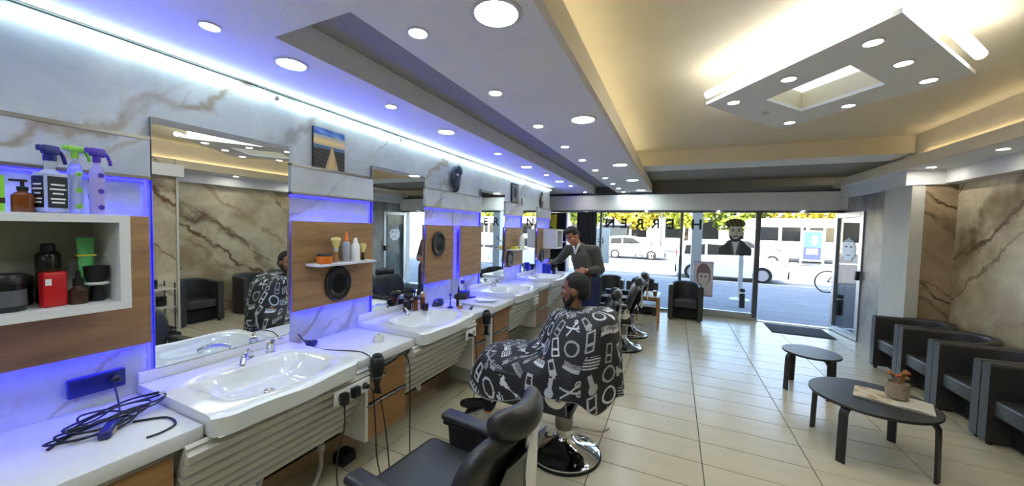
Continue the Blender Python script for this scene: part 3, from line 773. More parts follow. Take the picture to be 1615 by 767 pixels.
def cube_shelf(label, y0, y1, z0, z1, d=.34):
    t = thing('cube_shelf', label, 'shelf', (XW+.058, y0, z0), 0, 'white cube shelves on the wood panels')
    w, h, th = y1-y0, z1-z0, .032; d -= .058
    obj('top_board', B(0, d, 0, w, h-th, h), 'white_laminate', t); obj('bottom_board', B(0, d, 0, w, 0, th), 'white_laminate', t)
    obj('side_board', B(0, d, 0, th, th, h-th), 'white_laminate', t); obj('side_board', B(0, d, w-th, w, th, h-th), 'white_laminate', t)
    obj('back_board', B(0, .012, th, w-th, th, h-th), 'grey_interior', t)
    return t
cube_shelf('white open cube shelf full of hair products, above the near counter', .12, .672, 1.375, 1.768)
cube_shelf('white cube shelf beyond the farthest mirror', 6.60, 7.0, 1.365, 1.75)

def spray(label, loc, body, head, w, h, square=False, hh=.075, wd=None, lab=None, rz=0):
    t = thing('spray_bottle', label, 'spray bottle', loc, rz, 'spray bottles on the cube shelf')
    if square:
        b = obj('bottle', B(-w/2, w/2, -w/2, w/2, 0, h*.78, r=.010, seg=3), body, t)
        obj('neck', LA([(w*.42, h*.77), (w*.22, h*.84), (w*.22, h)], n=16), body, b)
        for a, sgn in ((0, 1), (-pi/2, 1)):
            o = obj('bottle_label', B(w/2, w/2+.0015, -w*.4, w*.4, .02, h*.70), 'label_black', b); o.rotation_euler = (0, 0, a)
            for k, (z0, ww) in enumerate([(.62, .28), (.52, .33), (.42, .22), (.30, .30), (.22, .26)]):
                l = obj('print_line', B(w/2+.0015, w/2+.0022, -w*ww, w*ww, h*z0*.85, h*z0*.85+.006), 'label_white', o)
    else:
        b = obj('bottle', LA([(w/2*.96, 0), (w/2, .006), (w/2, h*.78), (w/2*.8, h*.88), (w*.2, h*.95), (w*.2, h)], n=24), body, t)
        if lab:
            for k in range(7):
                a = k*2.1; z = .03+.022*k
                q = obj('dot_print', LA([(.011, 0), (.010, .0012), (.005, .0012), (.004, 0)], n=10), lab, b)
                q.location = (w/2*cos(a), w/2*sin(a), z); q.rotation_euler = (0, rad(90), a)
    hd = obj('spray_head', LA([(w*.24, h), (w*.26, h+.004), (w*.26, h+.022), (w*.16, h+.026)], n=16), head, t)
    bm = BM(); box(bm, -.012, .012, -.022, .026, h+.024, h+hh*.72, r=.008); box(bm, -.009, .009, -.034, -.018, h+hh*.42, h+hh*.68, r=.004)
    tube(bm, [(0, .018, h+hh*.58), (0, .030, h+hh*.46), (0, .040, h+hh*.16), (0, .043, h-.006)], .006, 6, 4); obj('trigger_head', bm, head, hd)
    return t
ZT = 1.7685
spray('square spray bottle with black label and dark blue head on the cube shelf', (-2.20, .490, ZT), 'clear_plastic', 'blue_dark', .068, .20, True, .085, rz=.3)
spray('clear round spray bottle with lime green head on the cube shelf', (-2.23, .560, ZT), 'clear_plastic', 'lime', .042, .225, False, .07, lab='lime', rz=.2)
spray('clear round spray bottle with purple head and printed bubbles on the cube shelf', (-2.20, .612, ZT), 'lavender_plastic', 'purple', .046, .215, False, .085, lab='purple', rz=.2)
pb = thing('pump_bottle', 'small amber pump bottle with black pump on the cube shelf', 'bottle', (-2.20, .425, ZT))
obj('bottle', LA([(.026, 0), (.027, .004), (.027, .062), (.018, .072), (.012, .075), (.012, .082)], n=20), 'amber', pb)
pp = obj('pump', LA([(.014, .08), (.014, .094), (.005, .096), (.005, .112), (.012, .113), (.012, .12)], n=16), 'black_plastic', pb); obj('nozzle', B(-.005, .005, -.03, .005, .112, .121, r=.002), 'black_plastic', pp)
bx_ = thing('carton', 'partly cut off green and yellow carton at the left picture edge', 'carton', (-2.22, .355, ZT))
obj('carton_body', B(-.03, .03, -.03, .03, 0, .13), 'lime', bx_); obj('carton_band', B(-.0305, .0305, -.0305, .0305, .03, .05), 'brown_dark', bx_)
# in the cube shelf
ZI = 1.375+.0325
def jar(name, label, cat, loc, r, h, m, lidm, lidh=.03, n=24, group=None, labm=None):
    t = thing(name, label, cat, loc, 0, group)
    b = obj('jar_body', LA([(r*.95, 0), (r, .004), (r, h-lidh), (r*.92, h-lidh+.003)], n=n), m, t)
    obj('lid', LA([(r*1.02, h-lidh), (r*1.02, h-.004), (r*.96, h), (.001, h)], n=n), lidm, t)
    if labm: obj('jar_label', LA([(r*1.008, h*.15), (r*1.008, h*.58)], n=n), labm, b)
    return t
jar('wax_jar', 'wide black wax jar with grey label at the left of the cube shelf', 'jar', (-2.19, .375, ZI), .050, .135, 'dark_jar', 'black_plastic', .035, labm='trolley_grey')
jar('wax_jar', 'black jar between the wide jar and the red pack', 'jar', (-2.30, .425, ZI), .036, .115, 'dark_jar', 'black_plastic', .03)
sc_ = thing('spray_can', 'tall black aerosol can with domed cap in the cube shelf', 'aerosol can', (-2.285, .497, ZI))
obj('can', LA([(.031, 0), (.033, .004), (.033, .19), (.026, .205), (.018, .21)], n=24), 'dark_jar', sc_); obj('cap', LA([(.020, .208), (.020, .232), (.014, .24), (.001, .241)], n=16), 'black_plastic', sc_)
obj('can_print', LA([(.0333, .06), (.0333, .14)], n=24), 'brown_dark', sc_)
rp = thing('red_pack', 'red rounded pack standing in the cube shelf', 'pack', (-2.17, .482, ZI), rad(12)); obj('pack_body', B(-.018, .018, -.032, .032, 0, .135, r=.008, seg=3), 'red_pack', rp); obj('price_tag', B(.018, .019, -.028, -.012, .085, .11), 'label_white', rp)
db = thing('dropper_bottle', 'small dark bottle with black dropper cap in front of the green tube', 'bottle', (-2.17, .545, ZI)); obj('bottle', LA([(.026, 0), (.027, .004), (.027, .055), (.014, .068), (.012, .075)], n=20), 'brown_dark', db); obj('dropper_cap', LA([(.014, .072), (.014, .10), (.008, .104), (.006, .13), (.001, .132)], n=14), 'black_plastic', db)
gt = thing('cream_tube', 'pale green squeeze tube with a yellow line standing in the cube shelf', 'tube', (-2.25, .588, ZI))
bm = BM(); skin_rings(bm, [[Vector((a*cos(q), b*sin(q), z)) for q in np.linspace(0, 2*pi, 17)[:-1]] for a, b, z in ((.014, .014, .03), (.017, .018, .034), (.018, .020, .10), (.012, .024, .20), (.004, .028, .262))]); obj('tube_body', bm, 'green_tube', gt)
obj('cap', LA([(.017, 0), (.018, .003), (.018, .03)], n=16), 'green_tube', gt); obj('yellow_band', B(-.0155, .0155, -.0255, .0255, .185, .192), 'yellow_line', gt)
kp = thing('barber_cup', 'black rubber barber cup on a pale ring at the right of the cube shelf', 'cup', (-2.21, .610, ZI))
obj('foot', LA([(.022, 0), (.024, .004), (.018, .05), (.016, .07)], n=18), 'black_plastic', kp); obj('ring', LA([(.030, .068), (.036, .071), (.036, .077), (.030, .08)], n=24), 'label_white', kp); obj('cup', LA([(.026, .08), (.033, .10), (.037, .145), (.033, .146), (.028, .10)], n=24), 'black_matte', kp)
kp.location.y = .600; kp.location.x = -2.19

# small white shelves with bottles
def wall_shelf(label, y0, y1, z):
    return tag(obj('wall_shelf', B(XW+.058, XW+.20, y0, y1, z-.018, z, r=.003, seg=1), 'white_laminate'), label, 'shelf')
wall_shelf('small white wall shelf with an orange jar between the first two mirrors', 1.645, 2.17, 1.465)
ZS = 1.4655
jar('pomade_jar', 'orange pomade jar with black lid on the small wall shelf', 'jar', (-2.28, 1.725, ZS), .050, .072, 'orange', 'black_plastic', .016)
br = thing('shaving_brush', 'shaving brush with pale bristles and chrome handle on the small wall shelf', 'brush', (-2.30, 1.835, ZS)); obj('handle', LA([(.018, 0), (.019, .01), (.012, .03), (.011, .06), (.014, .07)], n=16), 'tan', br); obj('ferrule', LA([(.0145, .068), (.0145, .09)], n=16), 'silver', br); obj('bristles', LA([(.013, .09), (.022, .12), (.03, .14), (.024, .155), (.001, .158)], n=16), 'bristle', br)
ob = thing('oil_bottle', 'clear oil bottle with orange nozzle on the small wall shelf', 'bottle', (-2.31, 1.935, ZS)); obj('bottle', LA([(.024, 0), (.025, .004), (.025, .11), (.016, .128), (.012, .13)], n=18), 'clear_plastic', ob); obj('oil', LA([(.022, .004), (.022, .06), (.001, .061)], n=16), 'tan', ob); obj('nozzle', LA([(.014, .13), (.014, .15), (.008, .16), (.009, .175), (.004, .19)], n=14), 'orange', ob)
wb = thing('lotion_bottle', 'white lotion bottle with pointed cap on the small wall shelf', 'bottle', (-2.28, 1.995, ZS)); obj('bottle', LA([(.026, 0), (.027, .004), (.027, .10), (.015, .12), (.013, .122)], n=18), 'white_plastic', wb); obj('cap', LA([(.014, .12), (.013, .135), (.006, .152), (.001, .153)], n=14), 'white_plastic', wb)
b2 = thing('neck_brush', 'small brush with fan of beige bristles at the right end of the wall shelf', 'brush', (-2.31, 2.095, ZS)); obj('handle', LA([(.013, 0), (.014, .01), (.009, .03), (.012, .05)], n=14), 'brown_dark', b2); obj('bristles', LA([(.012, .05), (.026, .09), (.026, .11), (.001, .112)], n=14, sx=.6), 'bristle', b2)
wall_shelf('small white wall shelf between the third and farthest mirrors', 4.93, 5.50, 1.42)
w2 = thing('lotion_bottle', 'large white pump bottle on the wall shelf near the farthest mirror', 'bottle', (-2.30, 5.36, 1.4205)); obj('bottle', LA([(.05, 0), (.052, .005), (.052, .17), (.03, .20), (.02, .21)], n=20), 'white_plastic', w2); obj('pump', LA([(.022, .205), (.022, .225), (.006, .23), (.006, .25), (.02, .252), (.02, .262)], n=14), 'white_plastic', w2)
yb = thing('yellow_box', 'flat yellow box lying on the wall shelf near the farthest mirror', 'box', (-2.30, 5.12, 1.4205)); obj('carton_body', B(-.05, .05, -.09, .09, 0, .042), 'yellow_box', yb); obj('print', B(.05, .051, -.04, .05, .008, .034), 'brown_dark', yb)

# black oval hand mirrors hung on the wood panels
def hand_mirror(label, y, z, rw=.115, rh=.135):
    t = thing('hand_mirror', label, 'hand mirror', (XW+.059, y, z), 0, 'black hand mirrors on the wood panels')
    bm = BM(); R = []
    for d, s in ((0, .92), (.006, 1), (.018, 1), (.026, .93), (.026, .62), (.020, .56)):
        R.append([Vector((d, rw*s*cos(a), rh*s*sin(a))) for a in np.linspace(0, 2*pi, 37)[:-1]])
    skin_rings(bm, R); obj('rim', bm, 'black_plastic', t)
    bm = BM(); skin_rings(bm, [[Vector((d, rw*.56*cos(a), rh*.56*sin(a))) for a in np.linspace(0, 2*pi, 25)[:-1]] for d in (.019, .021)]); obj('dark_glass', bm, 'dark_jar', t)
    obj('hook', CY((0, 0, rh+.006), (.03, 0, rh+.006), .008, n=10), 'tan', t)
    return t
hand_mirror('black oval hand mirror hung under the small wall shelf', 1.905, 1.293)
hand_mirror('black oval hand mirror hung on the wood panel right of the second mirror', 3.18, 1.56)
hand_mirror('black oval hand mirror hung on the wood panel before the farthest mirror', 5.05, 1.26)
hand_mirror('black oval hand mirror hung below the far white cube shelf', 6.52, 1.22)

# pictures and ornaments on the metal ledge
def road(u, v):
    if v > .58:
        h = (v-.58)/.42; n = .5+.5*math.sin(u*9+h*11)*math.sin(h*7-u*4)
        if h < .62: 
            k = max(0, 1-abs(h-.25)/.45); return (.55+.40*k, .62+.18*k, .72-.22*k)
        return (.16+.35*n, .36+.25*n, .68+.12*n)
    if v > .50 and abs(u-.58) > .05: return (.30, .42, .52)
    w = .02+.20*(.58-v)/.58; x = u-.58+(.58-v)*.02
    if abs(x) < w: return (.80, .68, .45) if abs(x) < w*.55 else (.70, .60, .44)
    return (.16, .16, .13) if math.sin(v*60+u*13) > 0 else (.24, .22, .17)
pic = thing('canvas_picture', 'small unframed canvas picture of a road under a sunset sky on the ledge', 'picture', (XW+.001, 1.735, 2.1635))
obj('canvas', B(0, .018, 0, .265, 0, .30), 'label_black', pic)
painted('print', road, 54, 60, lambda u, v: Vector((.0186, .265*u, .30*v)), pic)
mk = thing('mask_ornament', 'dark carved mask ornament standing on the ledge right of the second mirror', 'ornament', (XW+.012, 3.54, 2.1635))
bm = BM(); ball(bm, (.03, 0, .17), .045, .085, .15); ball(bm, (.05, .02, .25), .04, .07, .07); ball(bm, (.055, -.015, .09), .03, .04, .09); obj('mask_face', bm, 'blue_steel' if 'blue_steel' in MATS else mat('blue_steel', (.20, .23, .30), .35, .4), mk)
for s in (-1, 1): obj('eye', BA((.075, .035*s, .20), .012, .018, .016, 10, 8), 'silver', mk)
obj('tail_cord', CY((.012, .0, .02), (.006, .0, 0), .02, .012, 12), 'black_matte', mk)
def photo(u, v):
    return (.14, .14, .16) if (u-.5)**2+(v-.55)**2*.6 < .07+.02*math.sin(u*20) else (.48, .47, .45)
p2 = thing('canvas_picture', 'dark framed picture leaning on the ledge between the third and farthest mirrors', 'picture', (XW+.001, 5.16, 2.1635)); obj('frame', B(0, .02, 0, .26, 0, .32), 'black_matte', p2); painted('print', photo, 30, 36, lambda u, v: Vector((.0206, .02+.22*u, .02+.28*v)), p2)
ov = thing('oval_ornament', 'dark oval ornament on the ledge beyond the farthest mirror', 'ornament', (XW+.02, 6.55, 2.1635)); obj('plaque', BA((.01, 0, .16), .02, .09, .16), 'brown_dark', ov); obj('boss', BA((.028, 0, .18), .012, .045, .07), 'silver', ov)

# ================================================================== THINGS ON THE COUNTERS
ZK = .8805
# wall socket box with plug
so = thing('socket_box', 'dark double socket box low on the marble above the near counter', 'socket', (XW, .655, .945)); obj('box', B(0, .03, -.09, .09, 0, .085, r=.004), 'blue_dark', so); obj('plug', LA([(.018, 0), (.018, .03), (.008, .04)], n=14), 'black_plastic', so); kids(so)[-1].location = (.03, .05, .05); kids(so)[-1].rotation_euler = (0, rad(90), 0)
def cord(name, label, pts, r=.004, m='cable_dark', group=None, n=6, par=None):
    if par is not None:
        return obj(name, TU([Vector(p)-par.location for p in pts], r, n, 6), m, par)
    return tag(obj(name, TU(pts, r, n, 6), m), label, 'cable', group)
ctr = Vector((-2.13, .645, ZK))
for k, (lab, sd) in enumerate([('looped dark clipper cable on top of the cable heap', 3), ('tightly coiled dark cable in the middle of the cable heap', 5), ('dark cable with wide loops at the back of the cable heap', 8)]):
    rnd = random.Random(sd); pts = []
    for i in range(15):
        a = i*.95+k; rr_ = .045+.05*rnd.random()+(.03 if k == 2 else 0)
        pts.append(ctr+Vector(((.8*rr_)*cos(a)-.03*k+.02, 1.5*rr_*sin(a)-.02+.05*(k-1), .006+.010*k+.028*rnd.random())))
    cord('cable_heap', lab, pts, .0042)
cord('clipper_cord', 'dark cord trailing from the cable heap to the counter front', [(-2.07, .66, ZK+.006), (-2.0, .74, ZK+.005), (-1.90, .735, ZK+.005), (-1.87, .68, ZK+.005), (-1.875, .635, ZK+.005)], .0045)
cord('clipper_cord', 'dark cord bundle pointing left from the cable heap', [(-2.17, .60, ZK+.012), (-2.16, .55, ZK+.01), (-2.13, .48, ZK+.006), (-2.09, .44, ZK+.005)], .006)
cord('clipper_cord', 'dark cord rising from the cable heap to the socket box', [(-2.40, .70, .99), (-2.36, .70, .93), (-2.30, .69, ZK+.006), (-2.2, .66, ZK+.02)], .004)
hc_ = thing('hair_clipper', 'dark hair clipper lying in the heap of cables', 'hair clipper', (-2.06, .59, ZK), rad(60)); obj('body', B(-.02, .02, -.07, .07, .0, .036, r=.012, seg=3), 'blue_dark', hc_); obj('blade', B(-.018, .018, .07, .085, .006, .018), 'silver', hc_); obj('side_trim', B(-.0205, .0205, -.05, .05, .014, .022), 'bristle', hc_)
# bowl and cord on counter two, paper roll
bw = thing('small_bowl', 'small dark bowl on the counter right of the nearest mirror', 'bowl', (-2.31, 1.645, ZK)); obj('bowl', LA([(.02, 0), (.034, .012), (.042, .034), (.038, .034), (.03, .016), (.001, .008)], n=22), 'blue_dark', bw); obj('spoon', TU([(0, 0, .02), (.0, -.03, .05), (0, -.06, .06)], .004, 6, 4), 'black_plastic', bw)
cord('extension_cord', 'thin dark cord lying across the counter behind the nearer hair dryer', [(-2.36, 1.58, ZK+.10), (-2.30, 1.60, ZK+.04), (-2.2, 1.63, ZK+.004), (-2.05, 1.68, ZK+.004), (-1.92, 1.72, ZK+.004), (-1.80, 1.69, ZK+.004), (-1.775, 1.69, .84)], .0035, 'black_plastic')
rl = thing('paper_roll', 'small white paper roll on the counter beside the second washbasin', 'paper roll', (-1.985, 1.955, ZK))
obj('paper', LA([(.014, 0), (.036, 0), (.036, .052), (.014, .052), (.014, .0)], n=28), 'label_white', rl); obj('core', LA([(.0135, .001), (.0125, .05), (.011, .05), (.011, .001)], n=18), 'tan', rl)
# cluster behind the second basin tap (on the basin ledge)
ZB = .931
clu = [(-2.30, 2.60, .026, .10, 'dark_jar', 'black_plastic', 'dark jar with black lid, left of the cluster behind the second tap'), (-2.26, 2.69, .022, .14, 'amber', 'black_plastic', 'amber bottle in the middle of the cluster behind the second tap'),
       (-2.34, 2.72, .030, .12, 'brown_dark', 'silver', 'brown jar with silver lid at the back of the cluster behind the second tap'), (-2.25, 2.78, .024, .15, 'amber', 'tan', 'amber bottle with tan cap at the right of the cluster behind the second tap'), (-2.18, 2.735, .03, .07, 'dark_jar', 'dark_jar', 'squat dark glass jar in front of the cluster behind the second tap')]
for x, y, r, h, m_, l_, lab in clu: jar('hair_product', lab, 'jar', (x, y, ZB), r, h, m_, l_, .03, 18, 'hair products behind the second tap')
wb_ = thing('shaving_brush', 'round black shaving brush standing among the jars behind the second tap', 'brush', (-2.32, 2.655, ZB)); obj('handle', LA([(.014, 0), (.012, .09), (.014, .11)], n=14), 'brown_dark', wb_); obj('bristles', LA([(.014, .11), (.045, .13), (.05, .15), (.03, .168), (.001, .172)], n=18), 'black_matte', wb_)
# counter three
jar('round_tin', 'round grey striped tin on the short crowded counter', 'tin', (-2.22, 2.97, ZK), .05, .06, 'silver', 'dark_jar', .012)
bk = thing('blue_bag', 'crumpled dark blue pouch on the short crowded counter', 'pouch', (-2.28, 3.08, ZK)); obj('pouch', BA((0, 0, .05), .05, .08, .05, 14, 10), 'blue_dark', bk); obj('flap', BA((.02, 0, .085), .03, .05, .02, 12, 8), 'blue_dark', bk)
bt = thing('comb_stick', 'blue-topped comb standing on the short crowded counter', 'comb', (-2.16, 3.13, ZK)); obj('handle', LA([(.01, 0), (.007, .03), (.006, .13)], n=10), 'blue_dark', bt); obj('knob', BA((0, 0, .14), .016, u=12, v=8), 'blue_bright', bt); obj('holder', LA([(.035, 0), (.035, .008), (.012, .02)], n=16), 'blue_dark', bt)
pbz = thing('powder_brush', 'large black mushroom-shaped powder brush with white handle and wooden foot', 'brush', (-2.05, 3.155, ZK)); obj('foot', LA([(.026, 0), (.026, .02), (.020, .035)], n=18), 'tan', pbz); obj('handle', LA([(.016, .033), (.014, .06), (.016, .10)], n=16), 'white_plastic', pbz); obj('bristles', LA([(.018, .098), (.062, .108), (.072, .125), (.06, .15), (.03, .165), (.001, .168)], n=24), 'black_matte', pbz)
tb = thing('brown_bottle', 'tall slim brown bottle with long dark nozzle on the crowded counter', 'bottle', (-2.13, 3.24, ZK)); obj('bottle', LA([(.026, 0), (.026, .10), (.018, .13), (.012, .15)], n=18), 'brown_dark', tb); obj('nozzle', LA([(.012, .15), (.012, .17), (.005, .22), (.001, .225)], n=12), 'black_plastic', tb)
rz_ = thing('razor', 'black razor lying at the front of the short crowded counter', 'razor', (-1.95, 3.22, ZK), rad(25)); obj('handle', B(-.012, .012, -.07, .05, 0, .018, r=.006), 'black_plastic', rz_); obj('blade', B(-.016, .016, .05, .08, .004, .014), 'silver', rz_)
bs = thing('blue_stand', 'dark blue square stand beside the wall before the third mirror', 'stand', (-2.29, 3.62, ZK)); obj('block', B(-.04, .04, -.06, .06, 0, .10, r=.006), 'blue_dark', bs); obj('rod', CY((0, .02, .1), (0, .02, .17), .006, n=8), 'blue_dark', bs); obj('tray', B(-.03, .06, .07, .16, 0, .012, r=.003), 'blue_dark', bs)
ds = thing('pale_dish', 'pale grey round dish set on the counter right of the divider', 'dish', (-2.02, 3.66, ZK)); obj('plate', LA([(.07, 0), (.13, .006), (.135, .010), (.12, .008), (.001, .004)], n=36), 'white_grey', ds); obj('rim', LA([(.131, .009), (.137, .011), (.134, .013), (.130, .011)], n=36), 'porcelain', ds)
sk_ = thing('wall_socket', 'white double wall socket with dark plug behind the powder brush', 'socket', (XW, 3.74, .955)); obj('plate', B(0, .012, -.04, .04, 0, .15, r=.004), 'white_plastic', sk_); obj('plug', B(.012, .05, -.02, .02, .085, .13, r=.006), 'blue_dark', sk_)
# blue bottles at the farthest basin
for k, (x, y, h, m_) in enumerate([(-2.22, 6.3, .22, 'blue_bright'), (-2.18, 6.42, .20, 'blue_bright'), (-2.24, 6.55, .16, 'blue_dark'), (-2.1, 6.5, .12, 'blue_dark'), (-2.12, 6.68, .15, 'silver')]):
    jar('lotion_jar', '%s from the left of the blue bottles on the farthest counter' % ('tall bottle ' + ORD[k] if h > .18 else 'bottle ' + ORD[k]), 'bottle', (x, y, ZK), .045 if h > .18 else .035, h, m_, m_ if k < 2 else 'black_plastic', .04, 18, 'blue bottles on the farthest counter')

# hair dryers hanging in rings at the counter fronts
def dryer(label, loc, rz, lean=0):
    t = thing('hair_dryer', label, 'hair dryer', loc, rz)
    bd = LA([(.030, .10), (.043, .085), (.046, .05), (.043, .01), (.034, -.03), (.022, -.065), (.021, -.10), (.034, -.135), (.036, -.14)], n=24)
    for v in bd.verts:
        if v.co.z < -.09: v.co.y *= .45
    obj('barrel', bd, 'black_plastic', t, sharp=.9)
    obj('intake_cap', LA([(.031, .098), (.030, .108), (.02, .115), (.001, .117)], n=20), 'black_matte', t)
    obj('handle', TU([(0, .03, .03), (0, .08, .025), (0, .15, .035), (0, .17, .04)], .018, 10, 4, .014), 'black_plastic', t)
    return t
def ring_holder(label, loc):
    t = thing('dryer_holder', label, 'holder', loc)
    obj('ring', TU([(.052*cos(a), .052*sin(a), 0) for a in np.linspace(0, 2*pi, 25)], .004, 6, 1), 'brushed', t)
    obj('arm', CY((-.05, 0, 0), (-.105, 0, 0), .005, n=8), 'brushed', t)
    return t
dr1 = dryer('black hair dryer hanging nozzle down in front of the nearer cabinet', (-1.725, 1.685, .80), rad(0)); ring_holder('metal ring holding the nearer hair dryer', (-1.725, 1.685, .775))
dr2 = dryer('black hair dryer hanging nozzle down left of the white divider', (-1.725, 3.15, .79), rad(0)); ring_holder('metal ring holding the farther hair dryer', (-1.725, 3.15, .765))
# sockets and plugs on the fascias
def socket_row(label, y0, n, x=-1.742, z=.70):
    t = thing('socket_strip', label, 'socket', (x, y0, z))
    obj('plate', B(0, .012, 0, .085*n, 0, .085, r=.003), 'white_plastic', t)
    for k in range(n): obj('socket', CY((.012, .0425+.085*k, .042), (.0135, .0425+.085*k, .042), .024, n=18), 'grey_interior', t)
    return t
socket_row('white three-way socket strip under the nearest washbasin', 1.375, 3); socket_row('white double socket under the second washbasin', 2.78, 2, z=.69); socket_row('white double socket under the third washbasin', 4.52, 2, z=.69)
pk = thing('power_adapter', 'black plug-in power adapter in the left socket under the nearest basin', 'plug', (-1.728, 1.418, .742)); obj('body', B(0, .045, -.022, .022, -.04, .03, r=.008), 'black_plastic', pk); obj('strain_relief', CY((.025, 0, -.04), (.025, 0, -.06), .006, n=8), 'black_plastic', pk)
pk = thing('power_adapter', 'square black adapter in the middle socket under the nearest basin', 'plug', (-1.728, 1.503, .742)); obj('body', B(0, .035, -.026, .026, -.03, .03, r=.004), 'black_plastic', pk); obj('ridge', B(.035, .038, -.02, .02, -.02, .02), 'black_matte', pk)
pk = thing('power_plug', 'round black plug in the right socket under the nearest basin', 'plug', (-1.728, 1.588, .742)); obj('body', CY((0, 0, 0), (.03, 0, 0), .018, .014, 14), 'black_plastic', pk); obj('strain_relief', CY((.03, 0, 0), (.05, 0, -.005), .006, n=8), 'black_plastic', pk)
pk = thing('power_plug', 'round black plug in the socket under the second basin', 'plug', (-1.728, 2.825, .732)); obj('body', CY((0, 0, 0), (.03, 0, 0), .018, .014, 14), 'black_plastic', pk); obj('strain_relief', CY((.03, 0, 0), (.05, 0, -.005), .006, n=8), 'black_plastic', pk)
cord('adapter_cord', 'black cord dropping from the left adapter to the floor', [(-1.703, 1.418, .68), (-1.71, 1.42, .55), (-1.78, 1.43, .35), (-1.80, 1.46, .12), (-1.74, 1.52, .006), (-1.66, 1.50, .006)], .004, 'black_plastic')
cord('plug_cord', 'black cord hanging in a long loop from the right plug', [(-1.678, 1.588, .737), (-1.67, 1.60, .70), (-1.66, 1.61, .5), (-1.65, 1.62, .25), (-1.60, 1.66, .03), (-1.585, 1.665, .02), (-1.60, 1.68, .10), (-1.66, 1.70, .4), (-1.70, 1.69, .62)], .0042, 'black_plastic')
cord('dryer_cord', 'black cord hanging from the nearer hair dryer handle', [(-1.725, 1.85, .84), (-1.70, 1.91, .84), (-1.69, 1.95, .76), (-1.68, 1.95, .5), (-1.67, 1.94, .2), (-1.66, 1.94, .006)], .0042, 'black_plastic', par=dr1)
cord('plug_cord', 'black cord hanging from the plug under the second basin', [(-1.678, 2.825, .727), (-1.67, 2.84, .70), (-1.66, 2.85, .45), (-1.68, 2.84, .12), (-1.72, 2.75, .006), (-1.6, 2.55, .006), (-1.55, 2.45, .006)], .0042, 'black_plastic')
cord('dryer_cord', 'black cord hanging from the farther hair dryer handle', [(-1.725, 3.315, .83), (-1.72, 3.295, .74), (-1.72, 3.29, .5), (-1.74, 3.25, .2), (-1.80, 3.22, .006)], .004, 'black_plastic', par=dr2)
bkt = thing('floor_box', 'dark box standing on the floor under the nearer drawer cabinet', 'box', (-2.15, 1.80, 0)); obj('box', B(-.06, .06, -.07, .05, 0, .07, r=.015), 'black_matte', bkt); obj('lid', B(-.055, .055, -.065, .045, .07, .08, r=.004), 'black_plastic', bkt)
pv = thing('drain_pipe', 'white plastic drain pipe elbow standing under the nearest washbasin', 'pipe', (-2.15, 1.60, 0)); obj('pipe', TU([(.0, 0, .30), (0, 0, .12), (.01, -.02, .06), (.05, -.09, .02), (.06, -.14, .015)], .014, 10), 'white_grey', pv); obj('collar', CY((0, 0, .19), (0, 0, .24), .024, n=14), 'white_grey', pv)

# trolley by the right wall (seen in the nearest mirror) 
mat('trolley_metal', (.35, .36, .38), .35, .8)
tr = thing('equipment_trolley', 'dark wire trolley with shelves against the right wall, seen in the nearest mirror', 'trolley', (2.15, 2.45, 0))
for sx in (-1, 1):
    for sy in (-1, 1): obj('upright', CY((sx*.16, sy*.2, .04), (sx*.16, sy*.2, .82), .01, n=8), 'trolley_metal', tr)
for z in (.12, .45, .72): obj('shelf', B(-.17, .17, -.21, .21, z, z+.015), 'white_grey' if z > .2 else 'black_matte', tr)
obj('base', B(-.2, .2, -.26, .26, .005, .06, r=.02), 'black_matte', tr)
for k, (y, z, h) in enumerate([(-.1, .136, .14), (.08, .136, .1), (-.08, .466, .12), (.1, .466, .14), (0, .736, .13)]):
    jar('trolley_jar', '%s black jar on the wire trolley, counted from the bottom' % ORD[k], 'jar', (2.15, 2.45+y, z), .06, h, 'dark_jar', 'black_plastic', .03, 16, 'jars on the trolley')
ws = thing('wall_switch', 'small black wall switch high on the right wall near the corner trim', 'switch', (3.2, 2.98, 1.95)); obj('plate', B(-.012, 0, -.04, .04, 0, .08, r=.003), 'black_plastic', ws); obj('rocker', B(-.016, -.012, -.02, .02, .02, .06), 'black_matte', ws)
# curtain and things in the far left corner
mat('curtain', (.12, .13, .15), .9, var=.1)
cu_ = thing('curtain', 'dark floor length curtain drawn to the left end of the shop window', 'curtain', (0, 0, 0))
for seg in range(1):
    bm = BM(); xs = np.linspace(-2.12, -1.66, 70)
    R = [[Vector((x, 8.27+.022*math.sin(x*78)+s*.006, z)) for x in xs] for s, z in ((0, .03), (0, 2.17))]
    rows = []
    for s in (0, 1): rows.append([[bm.verts.new((x, 8.25+.022*math.sin(x*78)+s*.006, z)) for x in xs] for z in (.03, 2.17)])
    for s in (0, 1):
        for k in range(len(xs)-1): bm.faces.new((rows[s][0][k], rows[s][0][k+1], rows[s][1][k+1], rows[s][1][k]))
    for e in (0, 1):
        for k in range(len(xs)-1): bm.faces.new((rows[0][e][k], rows[0][e][k+1], rows[1][e][k+1], rows[1][e][k]))
    obj('cloth', bm, 'curtain', cu_, sharp=2)
obj('curtain_rail', B(-3.3, -1.55, 8.22, 8.26, 2.18, 2.205), 'alu_dark', cu_)
ys_ = thing('yellow_sign', 'tall yellow display box standing on the shelf tower in the far left corner', 'sign', (-2.68, 8.09, 1.741)); obj('panel', B(-.09, .09, -.05, .05, 0, .36, r=.005), 'yellow_box', ys_); obj('emblem', B(-.03, .03, -.052, -.05, .03, .07), 'brown_dark', ys_)
tw = thing('tower_shelf', 'tall black display tower in the far left corner', 'shelf', (-2.62, 8.05, 0)); obj('back', B(-.33, .33, .1, .14, 0, 2.15), 'black_matte', tw)
for z in (.1, .55, 1.0, 1.45, 1.72): obj('shelf', B(-.33, .33, -.15, .1, z, z+.02), 'white_laminate', tw)
for sx in (-1, 1): obj('upright', B(sx*.33-.015, sx*.33+.015, -.12, .14, 0, 2.15), 'alu', tw)

